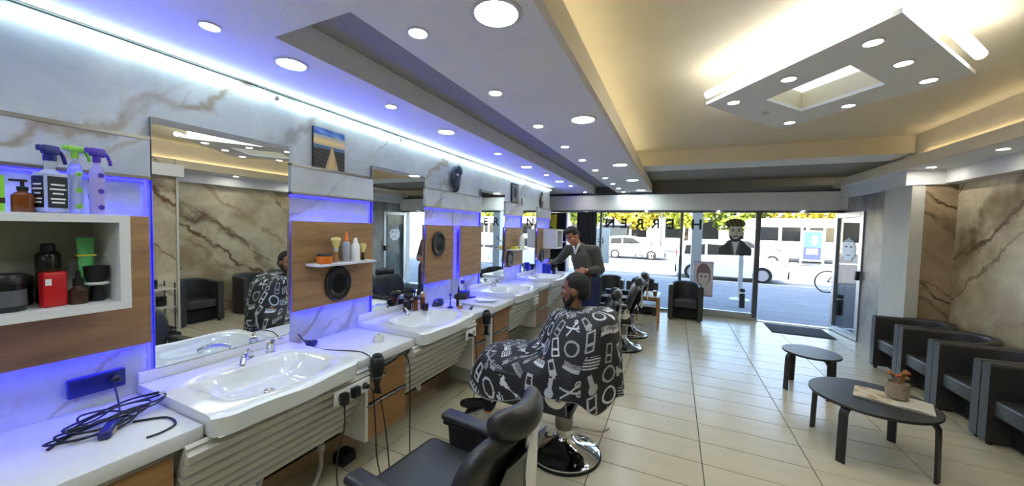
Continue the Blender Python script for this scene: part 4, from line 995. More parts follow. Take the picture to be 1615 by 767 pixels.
for nm in ('shaving_brush', 'oil_bottle', 'lotion_bottle', 'neck_brush'):
    o = bpy.data.objects[nm]
    if abs(o.location.z-ZS) < .01: o.scale = (1.2, 1.2, 1.2)
# ================================================================== PEOPLE
mat('skin', (.66, .44, .32), .5, sss=.08, var=.05, vscale=20); mat('skin_dark', (.55, .36, .25), .5, sss=.08, var=.05, vscale=20)
mat('hair_dark', (.09, .075, .07), .75, bump=.5, bscale=260); mat('sweater', (.27, .26, .23), .9, var=.1, vscale=90, bump=.35, bscale=220, sheen=.2)
mat('jeans', (.13, .17, .29), .85, var=.12, vscale=50, bump=.15, bscale=300); mat('shirt', (.82, .84, .86), .8); mat('shoe', (.06, .06, .065), .5); mat('trousers', (.11, .115, .15), .85, bump=.15, bscale=250)
mat('eye', (.93, .92, .9), .2); mat('eye_dark', (.08, .05, .04), .2)
def rcone(bm, p0, p1, ra, rb, n=14):
    p0, p1 = Vector(p0), Vector(p1); d = (p1-p0)
    L = d.length
    if L < 1e-6: ball(bm, p0, ra); return
    d.normalize(); a = d.orthogonal().normalized(); b = d.cross(a); rings = []
    for k in range(5):
        q = -pi/2+(k+.4)*(pi/2)/5; rings.append(ring(p0+d*ra*sin(q), a, b, ra*cos(q), ra*cos(q), n))
    for k in range(5):
        q = (k+.6)*(pi/2)/5; rings.append(ring(p1+d*rb*sin(q), a, b, rb*cos(q), rb*cos(q), n))
    skin_rings(bm, rings)
def chain(bm, pts, rs):
    for (p, q), (a, b) in zip(zip(pts, pts[1:]), zip(rs, rs[1:])): rcone(bm, p, q, a, b)
def blob(name, bm, m, parent, voxel=.008, smooth=4):
    me = bpy.data.meshes.new(name); bm.to_mesh(me); bm.free()
    o = bpy.data.objects.new(name+'_tmp', me); C.objects.link(o)
    r = o.modifiers.new('r', 'REMESH'); r.mode = 'VOXEL'; r.voxel_size = voxel; r.use_smooth_shade = True
    s = o.modifiers.new('s', 'SMOOTH'); s.iterations = smooth; s.factor = .5
    dg = bpy.context.evaluated_depsgraph_get(); dg.update()
    me2 = bpy.data.meshes.new_from_object(o.evaluated_get(dg)); me2.name = name
    bpy.data.objects.remove(o); me2.materials.clear(); me2.materials.append(MATS[m])
    for p in me2.polygons: p.use_smooth = True
    o2 = bpy.data.objects.new(name, me2); C.objects.link(o2); o2.parent = parent
    return o2
def head_mtx(c, face, up=(0, 0, 1)):
    fz = Vector(face).normalized(); u = Vector(up); u = (u-fz*u.dot(fz)).normalized(); r = fz.cross(u)
    return Matrix((r, fz, u)).transposed().to_4x4(), Vector(c)     # local x right, y forward, z up
def add_head(bm, c, face, up=(0, 0, 1), s=1.0):
    R, c = head_mtx(c, face, up)
    def E(p, a, b, d): ball(bm, c+R @ (Vector(p)*s), a*s, b*s, d*s, 20, 14, R)
    E((0, -.012, .025), .076, .094, .098); E((0, .018, -.035), .060, .070, .078); E((0, .048, -.078), .040, .036, .034)   # skull, face, chin
    E((0, .070, .030), .050, .018, .014); E((0, .085, -.018), .013, .022, .018); rcone(bm, c+R @ (Vector((0, .078, .018))*s), c+R @ (Vector((0, .100, -.018))*s), .007*s, .012*s)
    E((0, .078, -.053), .024, .012, .007); E((0, .077, -.062), .021, .012, .007)        # lips
    for q in (-1, 1):
        E((q*.043, .055, -.015), .022, .020, .018); E((q*.077, -.008, -.01), .008, .018, .030)   # cheeks, ears
    return R, c
def face_bits(parent, R, c, s=1.0, brow='hair_dark'):
    for q in (-1, 1):
        e = obj('eye', BA(c+R @ (Vector((q*.031, .0655, .006))*s), .011*s, .010*s, .0075*s, 12, 8, R), 'eye', parent)
        obj('iris', BA(c+R @ (Vector((q*.031, .0745, .005))*s), .006*s, .003*s, .006*s, 10, 6, R), 'eye_dark', e)
        bm = BM(); tube(bm, [c+R @ (Vector((q*.012, .083, .026))*s), c+R @ (Vector((q*.032, .080, .034))*s), c+R @ (Vector((q*.052, .064, .028))*s)], .005*s, 6, 4); obj('eyebrow', bm, brow, parent)
def hand(bm, wrist, dirv, nrm, side=1, curl=.6, s=1.0, spread=.012):
    """palm plus five separate bent fingers; dirv along the hand, nrm out of the palm"""
    d = Vector(dirv).normalized(); n = Vector(nrm); n = (n-d*n.dot(d)).normalized(); x = d.cross(n)*side
    w = Vector(wrist)
    for k in range(4): rcone(bm, w+d*.012*s+x*(k-1.5)*.012*s, w+d*.085*s+x*(k-1.5)*.020*s, .015*s, .0125*s, 10)
    L = [.072, .082, .077, .060]
    for k in range(4):
        p = w+d*.088*s+x*(k-1.5)*.0205*s; dd = d.copy(); q = p; r_ = .0095*s
        for j, fr in enumerate((.45, .32, .23)):
            ang = curl*(j+.5)*.55; dd = (d*cos(ang)+n*sin(ang)).normalized()
            q2 = q+dd*L[k]*fr*s; rcone(bm, q, q2, r_, r_*.9, 10); q = q2; r_ *= .9
    t0 = w+d*.025*s-x*.030*s; t1 = w+d*.055*s-x*.052*s+n*.012*s; t2 = w+d*.085*s-x*.052*s+n*.026*s
    rcone(bm, w+d*.015*s-x*.015*s, t0, .015*s, .014*s, 10); rcone(bm, t0, t1, .0135*s, .0115*s, 10); rcone(bm, t1, t2, .011*s, .009*s, 10)

# ---- the seated client (local +Y is the way he faces)
cl = thing('person', 'seated client in a black cape printed with white barber tools', 'person', (-.735, 2.64, 0), rad(90))
bm = BM()
HC = (0, -.055, 1.285); fdir = (0.0, .97, -.12)
R, c = add_head(bm, HC, fdir, s=1.08)
rcone(bm, (0, -.05, 1.20), (0, -.06, 1.06), .055, .062)
for a, b, ra, rb in (((0, -.04, 1.02), (0, -.01, .82), .13, .135), ((0, -.01, .82), (0, .03, .70), .135, .14)): 
    for q in (-.06, .06): rcone(bm, Vector(a)+Vector((q, 0, 0)), Vector(b)+Vector((q, 0, 0)), ra*.85, rb*.85)
for q in (-1, 1):
    chain(bm, [(q*.06, -.05, 1.06), (q*.17, -.05, 1.02), (q*.25, .03, .84), (q*.24, .16, .70), (q*.20, .24, .68)], [.06, .062, .048, .04, .03])
    hand(bm, (q*.20, .24, .685), (-.2*q, 1, -.02), (0, 0, -1), q, .35)
    chain(bm, [(q*.09, .04, .67), (q*.13, .50, .65), (q*.13, .61, .27)], [.084, .066, .046])
    chain(bm, [(q*.13, .61, .285), (q*.13, .66, .285), (q*.14, .79, .268)], [.036, .036, .026])
blob('body', bm, 'skin_dark', cl, .009, 3)
face_bits(cl, R, c, 1.08)
bm = BM(); ball(bm, c+R @ Vector((0, -.022, .045)), .086, .098, .098, 20, 14, R); ball(bm, c+R @ Vector((0, -.06, -.01)), .078, .062, .075, 16, 10, R)
hr = blob('hair', bm, 'hair_dark', cl, .007, 3)
for v in hr.data.vertices:        # keep the face free
    q = R.to_3x3().inverted() @ (v.co-c)
    if q.y > .03 and q.z < .085: v.co += R.to_3x3() @ Vector((0, -(q.y-.03)*.9-.0, 0))
bm = BM()
for q in (-1, 1): chain(bm, [c+R @ (Vector(p)*1.08) for p in ((q*.066, .002, -.005), (q*.062, .012, -.05), (q*.045, .045, -.085), (0, .066, -.104))], [.014, .020, .024, .026])
for q in (-1, 1): chain(bm, [c+R @ (Vector(p)*1.08) for p in ((q*.03, .074, -.075), (q*.024, .082, -.044), (0, .088, -.042))], [.014, .009, .008])
blob('beard', bm, 'hair_dark', cl, .007, 3)
bm = BM()
for q in (-1, 1): chain(bm, [(q*.09, .04, .67), (q*.13, .50, .65), (q*.13, .605, .305)], [.092, .076, .062])
blob('trousers', bm, 'trousers', cl, .010, 3)
for q in (-1, 1):
    bm = BM(); chain(bm, [(q*.13, .605, .285), (q*.135, .68, .285), (q*.14, .80, .265), (q*.142, .84, .255)], [.050, .048, .042, .032]); blob('shoe', bm, 'shoe', cl, .008, 3)
# cape
fp_ = [(.08, 1.155), (.19, 1.10), (.26, 1.0), (.34, .87), (.48, .80), (.66, .775), (.84, .73), (.95, .62), (1.0, .47)]
sp_ = [(.16, 1.155), (.42, 1.115), (.64, 1.05), (.80, .93), (.90, .82), (.955, .765), (.985, .72), (1.0, .665), (1.03, .61)]
bp_ = [(.16, 1.155), (.42, 1.155), (.66, 1.155), (.86, 1.12), (.94, 1.0), (.97, .87), (.99, .76), (1.01, .66), (1.04, .59)]
def ss(a, b, x):
    x = min(1, max(0, (x-a)/(b-a))); return x*x*(3-2*x)
def lerp_prof(P, t):
    k = t*(len(P)-1); i = min(int(k), len(P)-2); w = k-i
    p0, p1, p2, p3 = P[max(i-1, 0)], P[i], P[i+1], P[min(i+2, len(P)-1)]
    return [.5*((2*b)+(c_-a)*w+(2*a-5*b+4*c_-d)*w*w+(3*b-a-3*c_+d)*w**3) for a, b, c_, d in zip(p0, p1, p2, p3)]
def cape_pt(th, t):
    cth, sth = cos(th), sin(th)
    wf, wb = ss(.12, .9, cth), ss(.2, .85, -cth); ws = 1-wf-wb
    fr, z = [wf*a+ws*b+wb*d for a, b, d in zip(lerp_prof(fp_, t), lerp_prof(sp_, t), lerp_prof(bp_, t))]
    if cth > 0: ro = (abs(cth/.86)**3.2+abs(sth/.385)**3.2)**(-1/3.2)
    else: ro = (abs(cth/.37)**2.6+abs(sth/.385)**2.6)**(-1/2.6)
    fold = (sin(th*11+1.3)*.6+sin(th*17+.4)*.4+sin(th*6)*.5)
    ro2 = ro*fr+.018*fold*ss(.45, 1, t); z += .015*sin(th*7+2)*ss(.6, 1, t)+.008*sin(th*9)*sin(t*9)*ss(.1, .4, t)
    z += -.05*ss(.7, 1, t)*math.exp(-((th-4.1)/.35)**2)
    return Vector((sth*ro2, cth*ro2-.05, z))
NT, NR = 560, 190
icons = random.Random(11); cells = {}
def ink(s, l):
    """white barber-tool icons on a black ground, in metres along the cloth"""
    i, j = math.floor(s/.15), math.floor(l/.14)
    ic = cells.setdefault((i, j), (icons.randrange(8), icons.uniform(-.5, .5), icons.uniform(.55, .85)))
    x, y = (s/.15-i-.5)*.86, (l/.14-j-.5)*.86
    k, a, g = ic; a = a*.9
    x, y = x*cos(a)-y*sin(a), x*sin(a)+y*cos(a)
    on = False
    if k == 0: r_ = math.hypot(x, y*1.15); on = .30 < r_ < .40                                    # hand mirror
    elif k == 1: on = abs(x) < .40 and (abs(y) < .07 or (-.26 < y < 0 and (x*13) % 1 < .5))         # comb
    elif k == 2: on = abs(abs(y)-abs(x)*.5) < .045 and abs(x) < .42 or (.08 < math.hypot(x+.36, abs(y)-.2) < .14)   # scissors
    elif k == 3: on = (abs(x) < .16 and abs(y) < .34 and not (abs(x) < .10 and -.22 < y < .1)) or (abs(x) < .07 and .34 < y < .45)   # bottle
    elif k == 4: on = (abs(x) < .09 and -.45 < y < .05) or math.hypot(x, (y-.22)*.9) < .19            # brush
    elif k == 5: on = abs(x) < .38 and abs(y) < .24 and ((y*9+.5) % 1 < .45) and abs(x) < .38-.1*abs(y)  # lettering block
    elif k == 6: on = abs(y) < .06+.05*sin(x*9) and abs(x) < .44 or (abs(x-.3) < .07 and abs(y) < .2)  # razor
    else: on = (abs(x) < .20 and abs(y) < .40) and (abs(x) > .13 or abs(y) > .33 or abs(y-.1) < .05)      # clipper
    if not on: return None
    return g
vs = []; S1 = np.zeros((NR+1, NT+1)); L1 = np.zeros((NR+1, NT+1))
for jj in range(NR+1):
    for ii in range(NT+1): vs.append(cape_pt(2*pi*ii/NT, jj/NR))
V = np.array([tuple(v) for v in vs]).reshape(NR+1, NT+1, 3)
dl = np.linalg.norm(np.diff(V, axis=0), axis=2); L1[1:] = np.cumsum(dl, axis=0)
dS = np.linalg.norm(np.diff(V[int(NR*.8)], axis=0), axis=1); S1[:, 1:] = np.cumsum(dS)[None, :]
fs, cols = [], []
for jj in range(NR):
    for ii in range(NT):
        fs.append((jj*(NT+1)+ii, jj*(NT+1)+ii+1, (jj+1)*(NT+1)+ii+1, (jj+1)*(NT+1)+ii))
        g = ink(S1[jj, ii], L1[jj, ii]) if jj > 6 else None
        if jj > NR-4: g = .5
        cols.append((.012, .012, .016, 1) if g is None else lin((g, g, g*1.02))+(1,))
me = bpy.data.meshes.new('cape'); me.from_pydata([tuple(v) for v in vs], [], fs)
at = me.color_attributes.new('print', 'FLOAT_COLOR', 'CORNER'); at.data.foreach_set('color', np.repeat(np.array(cols, dtype=np.float32), 4, axis=0).ravel())
for p in me.polygons: p.use_smooth = True
cp = mesh_obj('cape', me, attr_mat('cape_cloth', .7), cl); cp['label'] = 'black barber cape with white tool pattern'
sd = cp.modifiers.new('thick', 'SOLIDIFY'); sd.thickness = .004; sd.offset = -1
obj('cape_collar', TU([(.068*cos(a), -.055+.072*sin(a), 1.155+.006*sin(a)) for a in np.linspace(0, 2*pi, 25)], .010, 8, 1), 'black_matte', cl)

# ---- the standing barber (local -Y is towards the camera)
ba = thing('person', 'standing barber in grey-green sweater and blue jeans, head bent over the counter', 'person', (-1.06, 4.78, 0), 0)
bm = BM()
hp = Vector((-.20, -.10, 1.655)); R, c = add_head(bm, hp, (-.35, -.80, -.50), (-.2, 0, 1), 1.06)
chain(bm, [(-.175, -.06, 1.60), (-.13, -.02, 1.50)], [.058, .066])
ch = Vector((-.085, 0, 1.36))
chain(bm, [(-.12, .0, 1.46), ch, (-.03, 0, 1.18), (0, 0, 1.02)], [.11, .135, .125, .13])
shL, shR = Vector((-.28, .01, 1.47)), Vector((.095, .0, 1.475))
chain(bm, [shL, (-.12, .0, 1.46), shR], [.062, .09, .062])
elL, haL = Vector((-.44, .12, 1.31)), Vector((-.575, .26, 1.255))
elR, haR = Vector((.175, -.02, 1.225)), Vector((.03, -.215, 1.215))
chain(bm, [shL, elL, haL], [.056, .043, .028]); chain(bm, [shR, elR, haR], [.056, .045, .028])
hand(bm, haL, (-.75, .55, -.15), (0, 0, -1), -1, .5); hand(bm, haR, (-.9, -.2, -.1), (0, .9, -.3), 1, .8)
for q, kx in ((-1, -.10), (1, .095)):
    chain(bm, [(kx*.9, 0, 1.0), (kx*1.05, -.02, .53), (kx*1.1, .02, .09)], [.094, .066, .045]); chain(bm, [(kx*1.1, .03, .05), (kx*1.15, -.12, .035)], [.036, .03])
blob('body', bm, 'skin', ba, .0085, 3); face_bits(ba, R, c, 1.06)
bm = BM(); ball(bm, c+R @ Vector((0, -.02, .045)), .086, .100, .100, 20, 14, R); ball(bm, c+R @ Vector((0, -.06, -.01)), .078, .062, .07, 16, 10, R); ball(bm, c+R @ Vector((0, .04, .10)), .07, .06, .035, 14, 10, R)
hr = blob('hair', bm, 'hair_dark', ba, .007, 3)
for v in hr.data.vertices:
    q = R.to_3x3().inverted() @ (v.co-c)
    if q.y > .035 and q.z < .085: v.co += R.to_3x3() @ Vector((0, -(q.y-.035)*.9, 0))
bm = BM()
chain(bm, [(-.12, .0, 1.455), ch, (-.03, 0, 1.18), (-.005, 0, 1.06)], [.122, .152, .145, .150])
chain(bm, [shL, (-.12, .0, 1.46), shR], [.074, .102, .074]); chain(bm, [shL, elL, haL+(elL-haL)*.12], [.072, .058, .044]); chain(bm, [shR, elR, haR+(elR-haR)*.14], [.072, .060, .044])
blob('sweater', bm, 'sweater', ba, .010, 3)
bm = BM()
chain(bm, [(-.06, 0, 1.06), (.06, 0, 1.06)], [.125, .125])
for kx in (-.10, .095): chain(bm, [(kx*.9, 0, 1.0), (kx*1.05, -.02, .53), (kx*1.1, .02, .07)], [.112, .085, .075])
blob('jeans', bm, 'jeans', ba, .010, 3)
bm = BM(); tube(bm, [(-.20, -.105, 1.56), (-.165, -.135, 1.50), (-.145, -.150, 1.42)], .022, 8, 4, .006); tube(bm, [(-.10, -.105, 1.56), (-.125, -.135, 1.50), (-.145, -.150, 1.42)], .022, 8, 4, .006); obj('shirt_collar', bm, 'shirt', ba)
for kx in (-.11, .105):
    bm = BM(); chain(bm, [(kx, .06, .05), (kx, -.06, .05), (kx*1.05, -.17, .035)], [.048, .048, .034]); blob('shoe', bm, 'shoe', ba, .008, 3)
wv = (elR-haR).normalized(); wc = haR+wv*.028
bm = BM(); cyl(bm, wc-wv*.010, wc+wv*.010, .034, n=18); wa = obj('wristwatch', bm, 'tan', ba); obj('watch_face', BA(wc+Vector((-.005, -.03, .014)), .016, .008, .016, 12, 8), 'bristle', wa)
obj('belt', LA([(.150, 0), (.153, .004), (.153, .03), (.150, .034)], (-.005, 0, 1.035), 32, sx=1.02, sy=.93), 'black_matte', ba)
# ================================================================== OUTSIDE
mat('pavement', (.54, .54, .54), .85, var=.06, vscale=4, bump=.2, bscale=50); mat('asphalt', (.55, .54, .53), .9, var=.06, vscale=3); mat('kerb', (.72, .72, .70), .8)
gd = struct('pavement', B(-30, 30, 8.49, 15.0, -.3, -.03), 'pavement')
# paving slabs in front of the window, each its own
mat('slab', (.50, .51, .53), .8, var=.05, vscale=6, objvar=.06)
slab_me = None
for i in range(-5, 9):
    for j in range(9):
        if slab_me is None:
            o = obj('paving_slab', B(-.296, .296, -.296, .296, -.03, 0, r=.004, seg=1), 'slab', gd); slab_me = o.data
        else:
            o = bpy.data.objects.new('paving_slab', slab_me); C.objects.link(o); o.parent = gd
        o.location = (.3+.6*i, 8.9+.6*j, -.028)
obj('kerb', B(-30, 30, 14.9, 15.1, -.3, -.02), 'kerb', gd)
struct('road', B(-60, 60, 15.1, 60, -.4, -.12), 'asphalt')
far = struct('far_pavement', B(-60, 60, 27, 33, -.3, -.03), 'pavement')
obj('kerb', B(-60, 60, 26.85, 27, -.3, -.02), 'kerb', far)
mat('car_white', (.86, .87, .88), .25, .0, coat=.7); mat('car_dark', (.05, .055, .06), .2); mat('tyre', (.06, .06, .06), .8); mat('hub', (.7, .71, .73), .3, .7); mat('car_grey', (.45, .47, .5), .3, .3, coat=.5)
mat('lamp_red', (.6, .05, .05), .3); mat('lamp_amber', (.9, .55, .15), .3)
def car(label, loc, rz, prof, glass, m, W=1.7, wheels=(.65, 2.95)):
    t = thing('parked_car', label, 'car', loc, rz)
    bm = BM(); T = Matrix(((1, 0, 0, 0), (0, 0, 1, 0), (0, 1, 0, 0), (0, 0, 0, 1)))
    a = []
    for y, s in ((-W/2, .93), (-W/2+.06, .985), (-W/2+.14, 1), (W/2-.14, 1), (W/2-.06, .985), (W/2, .93)):
        a.append([Vector((1.9+(x-1.9)*(.985+.015*s), y*(1 if z < .95 else 1-.12*min(1, (z-.95)/.6)), .15+(z-.15)*s)) for x, z in prof])
    skin_rings(bm, a); obj('car_body', bm, m, t, sharp=.5)
    for g in glass:
        for sy in (-1, 1):
            yy = sy*(W/2-.055); bm = BM()
            P = [Vector((x, sy*(W/2*(1-.12*min(1, max(0, (z-.95)/.6)))+.004), z)) for x, z in g]; Q = [p+Vector((0, -sy*.02, 0)) for p in P]
            skin_rings(bm, [P, Q]); obj('window', bm, 'car_dark', t)
    for x in wheels:
        for sy in (-1, 1):
            w = obj('wheel', CY((x, sy*(W/2-.20), .31), (x, sy*(W/2+.012), .31), .31, n=28), 'tyre', t); obj('hub_cap', CY((x, sy*(W/2+.008), .31), (x, sy*(W/2+.02), .31), .20, n=20), 'hub', w)
    obj('bumper', B(3.66, 3.80, -W/2+.08, W/2-.08, .22, .52, r=.04), 'car_dark', t); obj('bumper', B(0, .10, -W/2+.08, W/2-.08, .25, .55, r=.03), 'car_dark', t)
    for sy in (-1, 1):
        obj('headlight', B(3.45, 3.68, sy*(W/2-.16)-.09, sy*(W/2-.16)+.11*sy+.0, .62, .76, r=.03), 'hub', t) if sy < 0 else obj('headlight', B(3.45, 3.68, W/2-.25, W/2-.06, .62, .76, r=.03), 'hub', t)
        obj('tail_light', B(.01, .10, sy*(W/2-.15)-.05, sy*(W/2-.15)+.05, .75, 1.1, r=.02), 'lamp_red', t)
    return t
prof = [(.05, .25), (.03, .9), (.12, 1.35), (.35, 1.50), (1.2, 1.56), (1.9, 1.50), (2.55, 1.06), (3.2, .95), (3.6, .82), (3.74, .60), (3.72, .25), (3.28, .20), (2.62, .20), (.98, .20), (.32, .20)]
gl = [[(.32, 1.02), (.36, 1.36), (1.05, 1.43), (1.05, 1.02)], [(1.13, 1.02), (1.13, 1.44), (1.80, 1.40), (2.32, 1.05)]]
car('white hatchback parked at the kerb across from the door', (.05, 16.6, -.12), 0, prof, gl, 'car_white')
car('small white car parked far across the road on the left', (-4.3, 25.4, -.12), 0, prof, gl, 'car_white')
car('grey car parked far across the road behind the white hatchback', (2.2, 25.6, -.12), 0, prof, gl, 'car_grey')
# bus
bs_ = thing('bus', 'long white bus standing at the far side of the road', 'bus', (9.0, 29.0, -.12))
obj('bus_body', B(-4.5, 4.5, -1.2, 1.2, .35, 2.9, r=.15, seg=3), 'car_white', bs_)
for k in range(6): obj('window', B(-4.2+1.42*k, -2.95+1.42*k, -1.215, -1.19, 1.45, 2.35, r=.01, seg=1), 'car_dark', bs_)
for x in (-3, 2.8): obj('wheel', CY((x, -1.22, .45), (x, -.9, .45), .45, n=24), 'tyre', bs_)
mat('ad_blue', (.16, .33, .78), .4)
def ad(u, v):
    if v > .45: return (.20, .38, .85) if (u-.6)**2+(v-.7)**2 > .03 else (.55, .45, .85)
    return (.78, .76, .80) if .15 < u < .8 and .2 < v < .4 else (.16, .2, .32)
bsx = thing('bus_shelter', 'bus shelter with a blue advertising panel across the road', 'bus shelter', (7.4, 26.0, -.03))
for x in (-.62, .42, 2.4): obj('post', B(x-.05, x+.05, -.05, .05, 0, 2.4), 'alu', bsx)
obj('roof', B(-.8, 2.6, -.5, .8, 2.4, 2.5), 'white_laminate', bsx); obj('ad_case', B(-.60, .40, -.03, .05, .25, 2.05, r=.02), 'car_white', bsx)
painted('ad_poster', ad, 24, 40, lambda u, v: Vector((-.52+.84*u, -.032, .33+1.64*v)), bsx)
obj('glass_wall', B(.45, 2.35, .3, .31, .3, 2.3), 'window_pane', bsx)
# trees
mat('leaf_a', (.60, .62, .16), .6, trans=0, var=.2); mat('leaf_b', (.46, .52, .14), .6, var=.2); mat('leaf_c', (.72, .66, .18), .6, var=.2); mat('bark', (.24, .19, .15), .9, var=.2)
def tree(label, x, y, h, cr, m, seed):
    rnd = random.Random(seed); t = thing('street_tree', label, 'tree', (x, y, -.05), 0, 'trees across the road')
    obj('trunk', CY((0, 0, 0), (.1, 0, h*.55), .18, .10, 10), 'bark', t)
    vs, fs = [], []
    for k in range(1700):
        u, v, w = rnd.gauss(0, 1), rnd.gauss(0, 1), rnd.gauss(0, 1); n = math.sqrt(u*u+v*v+w*w)+1e-6; q = cr*(.55+.45*rnd.random())*(1+.18*sin(4*u/n+seed)*cos(5*w/n))
        p = Vector((u/n*q, v/n*q*.8, h*.62+w/n*q*.75)); a = Vector((rnd.uniform(-1, 1), rnd.uniform(-1, 1), rnd.uniform(-1, 1))).normalized(); b = a.orthogonal().normalized(); s = rnd.uniform(.14, .26)
        i = len(vs); vs += [p-a*s, p+b*s*.6, p+a*s, p-b*s*.6]; fs.append((i, i+1, i+2, i+3))
    me = bpy.data.meshes.new('crown'); me.from_pydata([tuple(v) for v in vs], [], fs); o = mesh_obj('crown', me, m, t)
    return t
tn = ['leftmost', 'second from the left', 'third from the left', 'fourth from the left', 'fifth from the left', 'sixth from the left', 'rightmost']
for k, (x, h, cr, m_) in enumerate([(-7.5, 6.5, 2.6, 'leaf_b'), (-3.2, 6.0, 2.5, 'leaf_c'), (.8, 6.4, 2.6, 'leaf_a'), (4.6, 6.0, 2.5, 'leaf_b'), (8.6, 6.6, 2.7, 'leaf_c'), (12.6, 6.2, 2.6, 'leaf_a'), (17, 7, 3, 'leaf_b')]):
    tree('yellow-green tree across the road, %s of seven' % tn[k], x, 32.0+.8*(k % 2), h, cr, m_, k+3)
mat('facade_far', (.78, .76, .72), .8, var=.03); mat('dark_hedge', (.20, .22, .22), .9, var=.2)
bd = thing('far_building', 'pale low building behind the trees across the road', 'building', (2, 42, -.1)); obj('wall', B(-26, 26, 0, 4, 0, 5), 'facade_far', bd)
for k in range(14): obj('window', B(-24+3.5*k, -22.4+3.5*k, -.03, .02, 1.2, 3.2), 'car_dark', bd)
ki = thing('kiosk', 'dark grey kiosk across the road on the left', 'kiosk', (-4.4, 28.6, -.03)); obj('body', B(-1.0, 1.0, 0, 1.5, 0, 2.2), 'dark_hedge', ki); obj('roof', B(-1.2, 1.2, -.2, 1.7, 2.2, 2.35), 'alu_dark', ki)
lpst = thing('street_lamp', 'grey street lamp post across the road', 'street lamp', (-.9, 27.4, -.03)); obj('pole', CY((0, 0, 0), (0, 0, 5.5), .07, .05, 12), 'alu_dark', lpst); obj('arm', TU([(0, 0, 5.4), (.3, 0, 5.7), (.9, 0, 5.8)], .035, 8), 'alu_dark', lpst); obj('lamp_head', B(.8, 1.3, -.1, .1, 5.74, 5.84, r=.03), 'alu', lpst)
# white sign board and slender stand on the near pavement
mat('sign_white', (.92, .92, .90), .5)
sb = thing('sign_board', 'white standing sign with black clock-like mark seen through the left window', 'sign', (-2.05, 11.2, -.028)); obj('board', B(-.21, .21, -.02, .02, .75, 1.85, r=.01), 'sign_white', sb); obj('post', B(-.03, .03, -.03, .03, 0, .75), 'alu_dark', sb)
obj('ring_mark', TU([(-.10+.115*cos(a), -.024, 1.45+.14*sin(a)) for a in np.linspace(-pi/2, pi/2, 15)], .012, 6, 1), 'black_matte', sb); obj('bar_mark', B(-.16, .0, -.03, -.02, 1.49, 1.51), 'black_matte', sb); obj('bar_mark', B(-.16, .0, -.03, -.02, 1.41, 1.43), 'black_matte', sb)
st_ = thing('pavement_stand', 'white advertising flag stand with round foot outside the window', 'stand', (1.62, 11.0, -.028)); obj('foot', LA([(.24, 0), (.24, .03), (.10, .07), (.03, .09)], n=28), 'white_laminate', st_); obj('pole', B(-.05, .05, -.02, .02, .08, 1.5), 'white_laminate', st_)
bo = thing('bollard', 'short dark bollard on the pavement outside the window', 'bollard', (1.52, 9.95, -.028)); obj('post', LA([(.06, 0), (.06, .42), (.05, .45), (.001, .46)], n=18), 'black_matte', bo); obj('band', LA([(.062, .34), (.062, .38)], n=18), 'label_white', bo)
wc_ = thing('white_column', 'slim white column on the pavement outside the middle window', 'column', (.52, 10.4, -.028)); obj('shaft', B(-.12, .12, -.12, .12, 0, 2.75), 'white_laminate', wc_); obj('foot', B(-.16, .16, -.16, .16, 0, .12), 'white_grey', wc_)
bi = thing('bicycle', 'dark bicycle parked beyond the open door', 'bicycle', (4.35, 14.0, -.03), rad(10))
for x in (0, 1.0): obj('wheel', TU([(x+.33*cos(a), 0, .34+.33*sin(a)) for a in np.linspace(0, 2*pi, 29)], .02, 6, 1), 'tyre', bi)
for p in ([(0, 0, .34), (.42, 0, .34), (.30, 0, .80), (0, 0, .34)], [(.42, 0, .34), (.85, 0, .78), (.30, 0, .78)], [(1, 0, .34), (.86, 0, .78), (.82, 0, .98)]): obj('frame_tube', TU(p, .017, 6, 1), 'black_plastic', bi)
obj('saddle', B(.18, .42, -.05, .05, .86, .91, r=.02), 'black_matte', bi); obj('handlebar', TU([(.75, -.25, 1.0), (.83, 0, 1.0), (.75, .25, 1.0)], .014, 6), 'black_plastic', bi)

# ---- lettering and prints on the glass (read from the street, so reversed from inside)
mat('letter_black', (.05, .05, .06), .5)
lt = thing('window_lettering', 'black HERREN lettering on the shop window, reversed from inside', 'lettering', (0, 8.462, 1.82))
for chx, x in zip('HERREN', [.41, -.09, -.40, -.735, -1.075, -1.395]):
    cv = bpy.data.curves.new('letter', 'FONT'); cv.body = chx; cv.size = .30; cv.extrude = .002; cv.offset = .006; cv.align_x = 'CENTER'
    to = bpy.data.objects.new('tmp', cv); C.objects.link(to); dg = bpy.context.evaluated_depsgraph_get(); me = bpy.data.meshes.new_from_object(to.evaluated_get(dg)); bpy.data.objects.remove(to)
    me.transform(Matrix(((-1, 0, 0, 0), (0, 0, 1, 0), (0, 1, 0, 0), (0, 0, 0, 1)))); me.name = 'letter'; me.materials.clear(); o = mesh_obj('letter', me, 'letter_black', lt); o.location = (x, 0, 0)
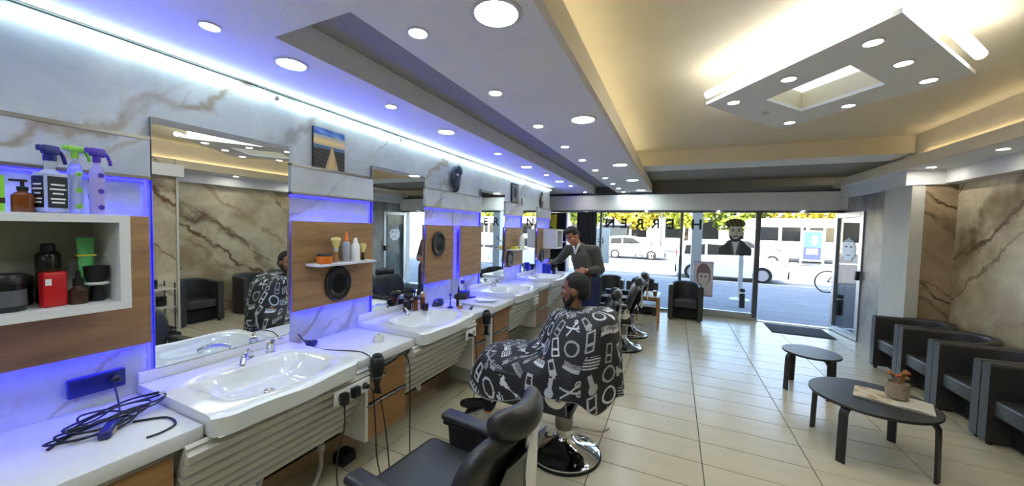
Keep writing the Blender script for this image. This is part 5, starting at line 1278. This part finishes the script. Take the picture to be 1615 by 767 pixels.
def portrait(u, v):
    x, y = (u-.5)*2, (v-.5)*2
    fx, fy = (x-.08)/.40, (y-.22)/.50
    if ((x-.02)/.56)**2+((y-.70)/.27)**2 < 1 and not (y < .56 and abs(x-.10) < .36): return (.20, .19, .13) if math.sin(x*26+y*16) > -.2 else (.44, .41, .22)
    if fx*fx+fy*fy < 1:
        if y > .55: return (.20, .19, .13)
        if (y < .05 and fx*fx+fy*fy > .48) or (y < -.10 and not (abs(y+.13) < .025 and abs(x-.08) < .12)): return (.22, .20, .18)
        if abs(y-.40) < .035 and .07 < abs(x-.08) < .27: return (.18, .17, .16)
        if abs(y-.31) < .03 and .10 < abs(x-.08) < .22: return (.25, .24, .24)
        if abs(y-.02) < .03 and abs(x-.08) < .16: return (.24, .22, .2)
        if abs(x-.08-.03) < .02 and .08 < y < .3: return (.62, .60, .55)
        return (.80, .78, .72)
    if y < -.18:
        k = (-.18-y)/.82; w = .34+.55*min(1, k*1.8)
        if abs(x-.08) < w:
            if abs(x-.08) < .20*(1-k*.9): return (.86, .86, .86)
            return (.27, .29, .31) if abs(abs(x-.08)-.26*(1-k*.5)) > .05 else (.38, .40, .42)
    return None
po = thing('window_portrait', 'printed bust of a dark-haired bearded man on the glass left of the door', 'window print', (.78, 8.449, 1.30)); painted('print', portrait, 64, 80, lambda u, v: Vector((.64*u, 0, .76*v)), po)
def poster(u, v):
    x, y = (u-.5)*2, (v-.55)*2
    if abs(x) > .93 or v < .03 or v > .97: return (.72, .50, .72)
    if (x/.55)**2+(y/.55)**2 < 1 and y < .25: return (.82, .78, .74) if not (abs(y-.05) < .06 and abs(abs(x)-.22) < .1) else (.3, .28, .28)
    if (x/.75)**2+((y-.15)/.65)**2 < 1: return (.52, .42, .44)
    return (.84, .82, .84)
pr = thing('window_poster', 'small portrait poster with pink border low on the window beside the armchair', 'poster', (.40, 8.440, .40)); obj('backing', B(0, .36, .003, .008, 0, .74), 'sign_white', pr); painted('print', poster, 36, 60, lambda u, v: Vector((.36*u, 0, .74*v)), pr)
def whiteface(u, v):
    x, y = (u-.5)*2, (v-.5)*2
    if (x/.85)**2+(y/.95)**2 > 1+.1*sin(9*math.atan2(y, x)): return None
    if abs(y-.25) < .07 and abs(abs(x)-.32) < .16: return (.45, .45, .47)
    if abs(y+.45) < .06 and abs(x) < .3: return (.55, .55, .56)
    if y > .62: return (.62, .62, .64)
    return (.93, .93, .92)
wfc = thing('door_print', 'white portrait print on the glass of the open door leaf', 'window print', (2.70, 8.42, 1.30), rad(8)); painted('print', whiteface, 40, 44, lambda u, v: Vector((-.004, -.62+.44*u, .42*v)), wfc)
def lines(u, v):
    if abs(v-.9+u*.9) < .02 and u < .4: return (.2, .2, .2)
    if (abs(v-.62-(u-.55)*.9) < .03 and .55 < u < .8) or (abs(v-.85+(u-.8)*1.4+.0) < .03 and .62 < u < .82): return (.2, .2, .2)
    if v < .35 and (int(u*26) % 2 == 0) and abs(v-.2) < .10*abs(math.sin(u*17)) and .2 < u: return (.45, .45, .47)
    return None
ln = thing('window_script', 'thin dark scissor mark and script line on the left window pane', 'window print', (-.95, 8.450, 1.12)); painted('print', lines, 70, 50, lambda u, v: Vector((.62*u, 0, .42*v)), ln)
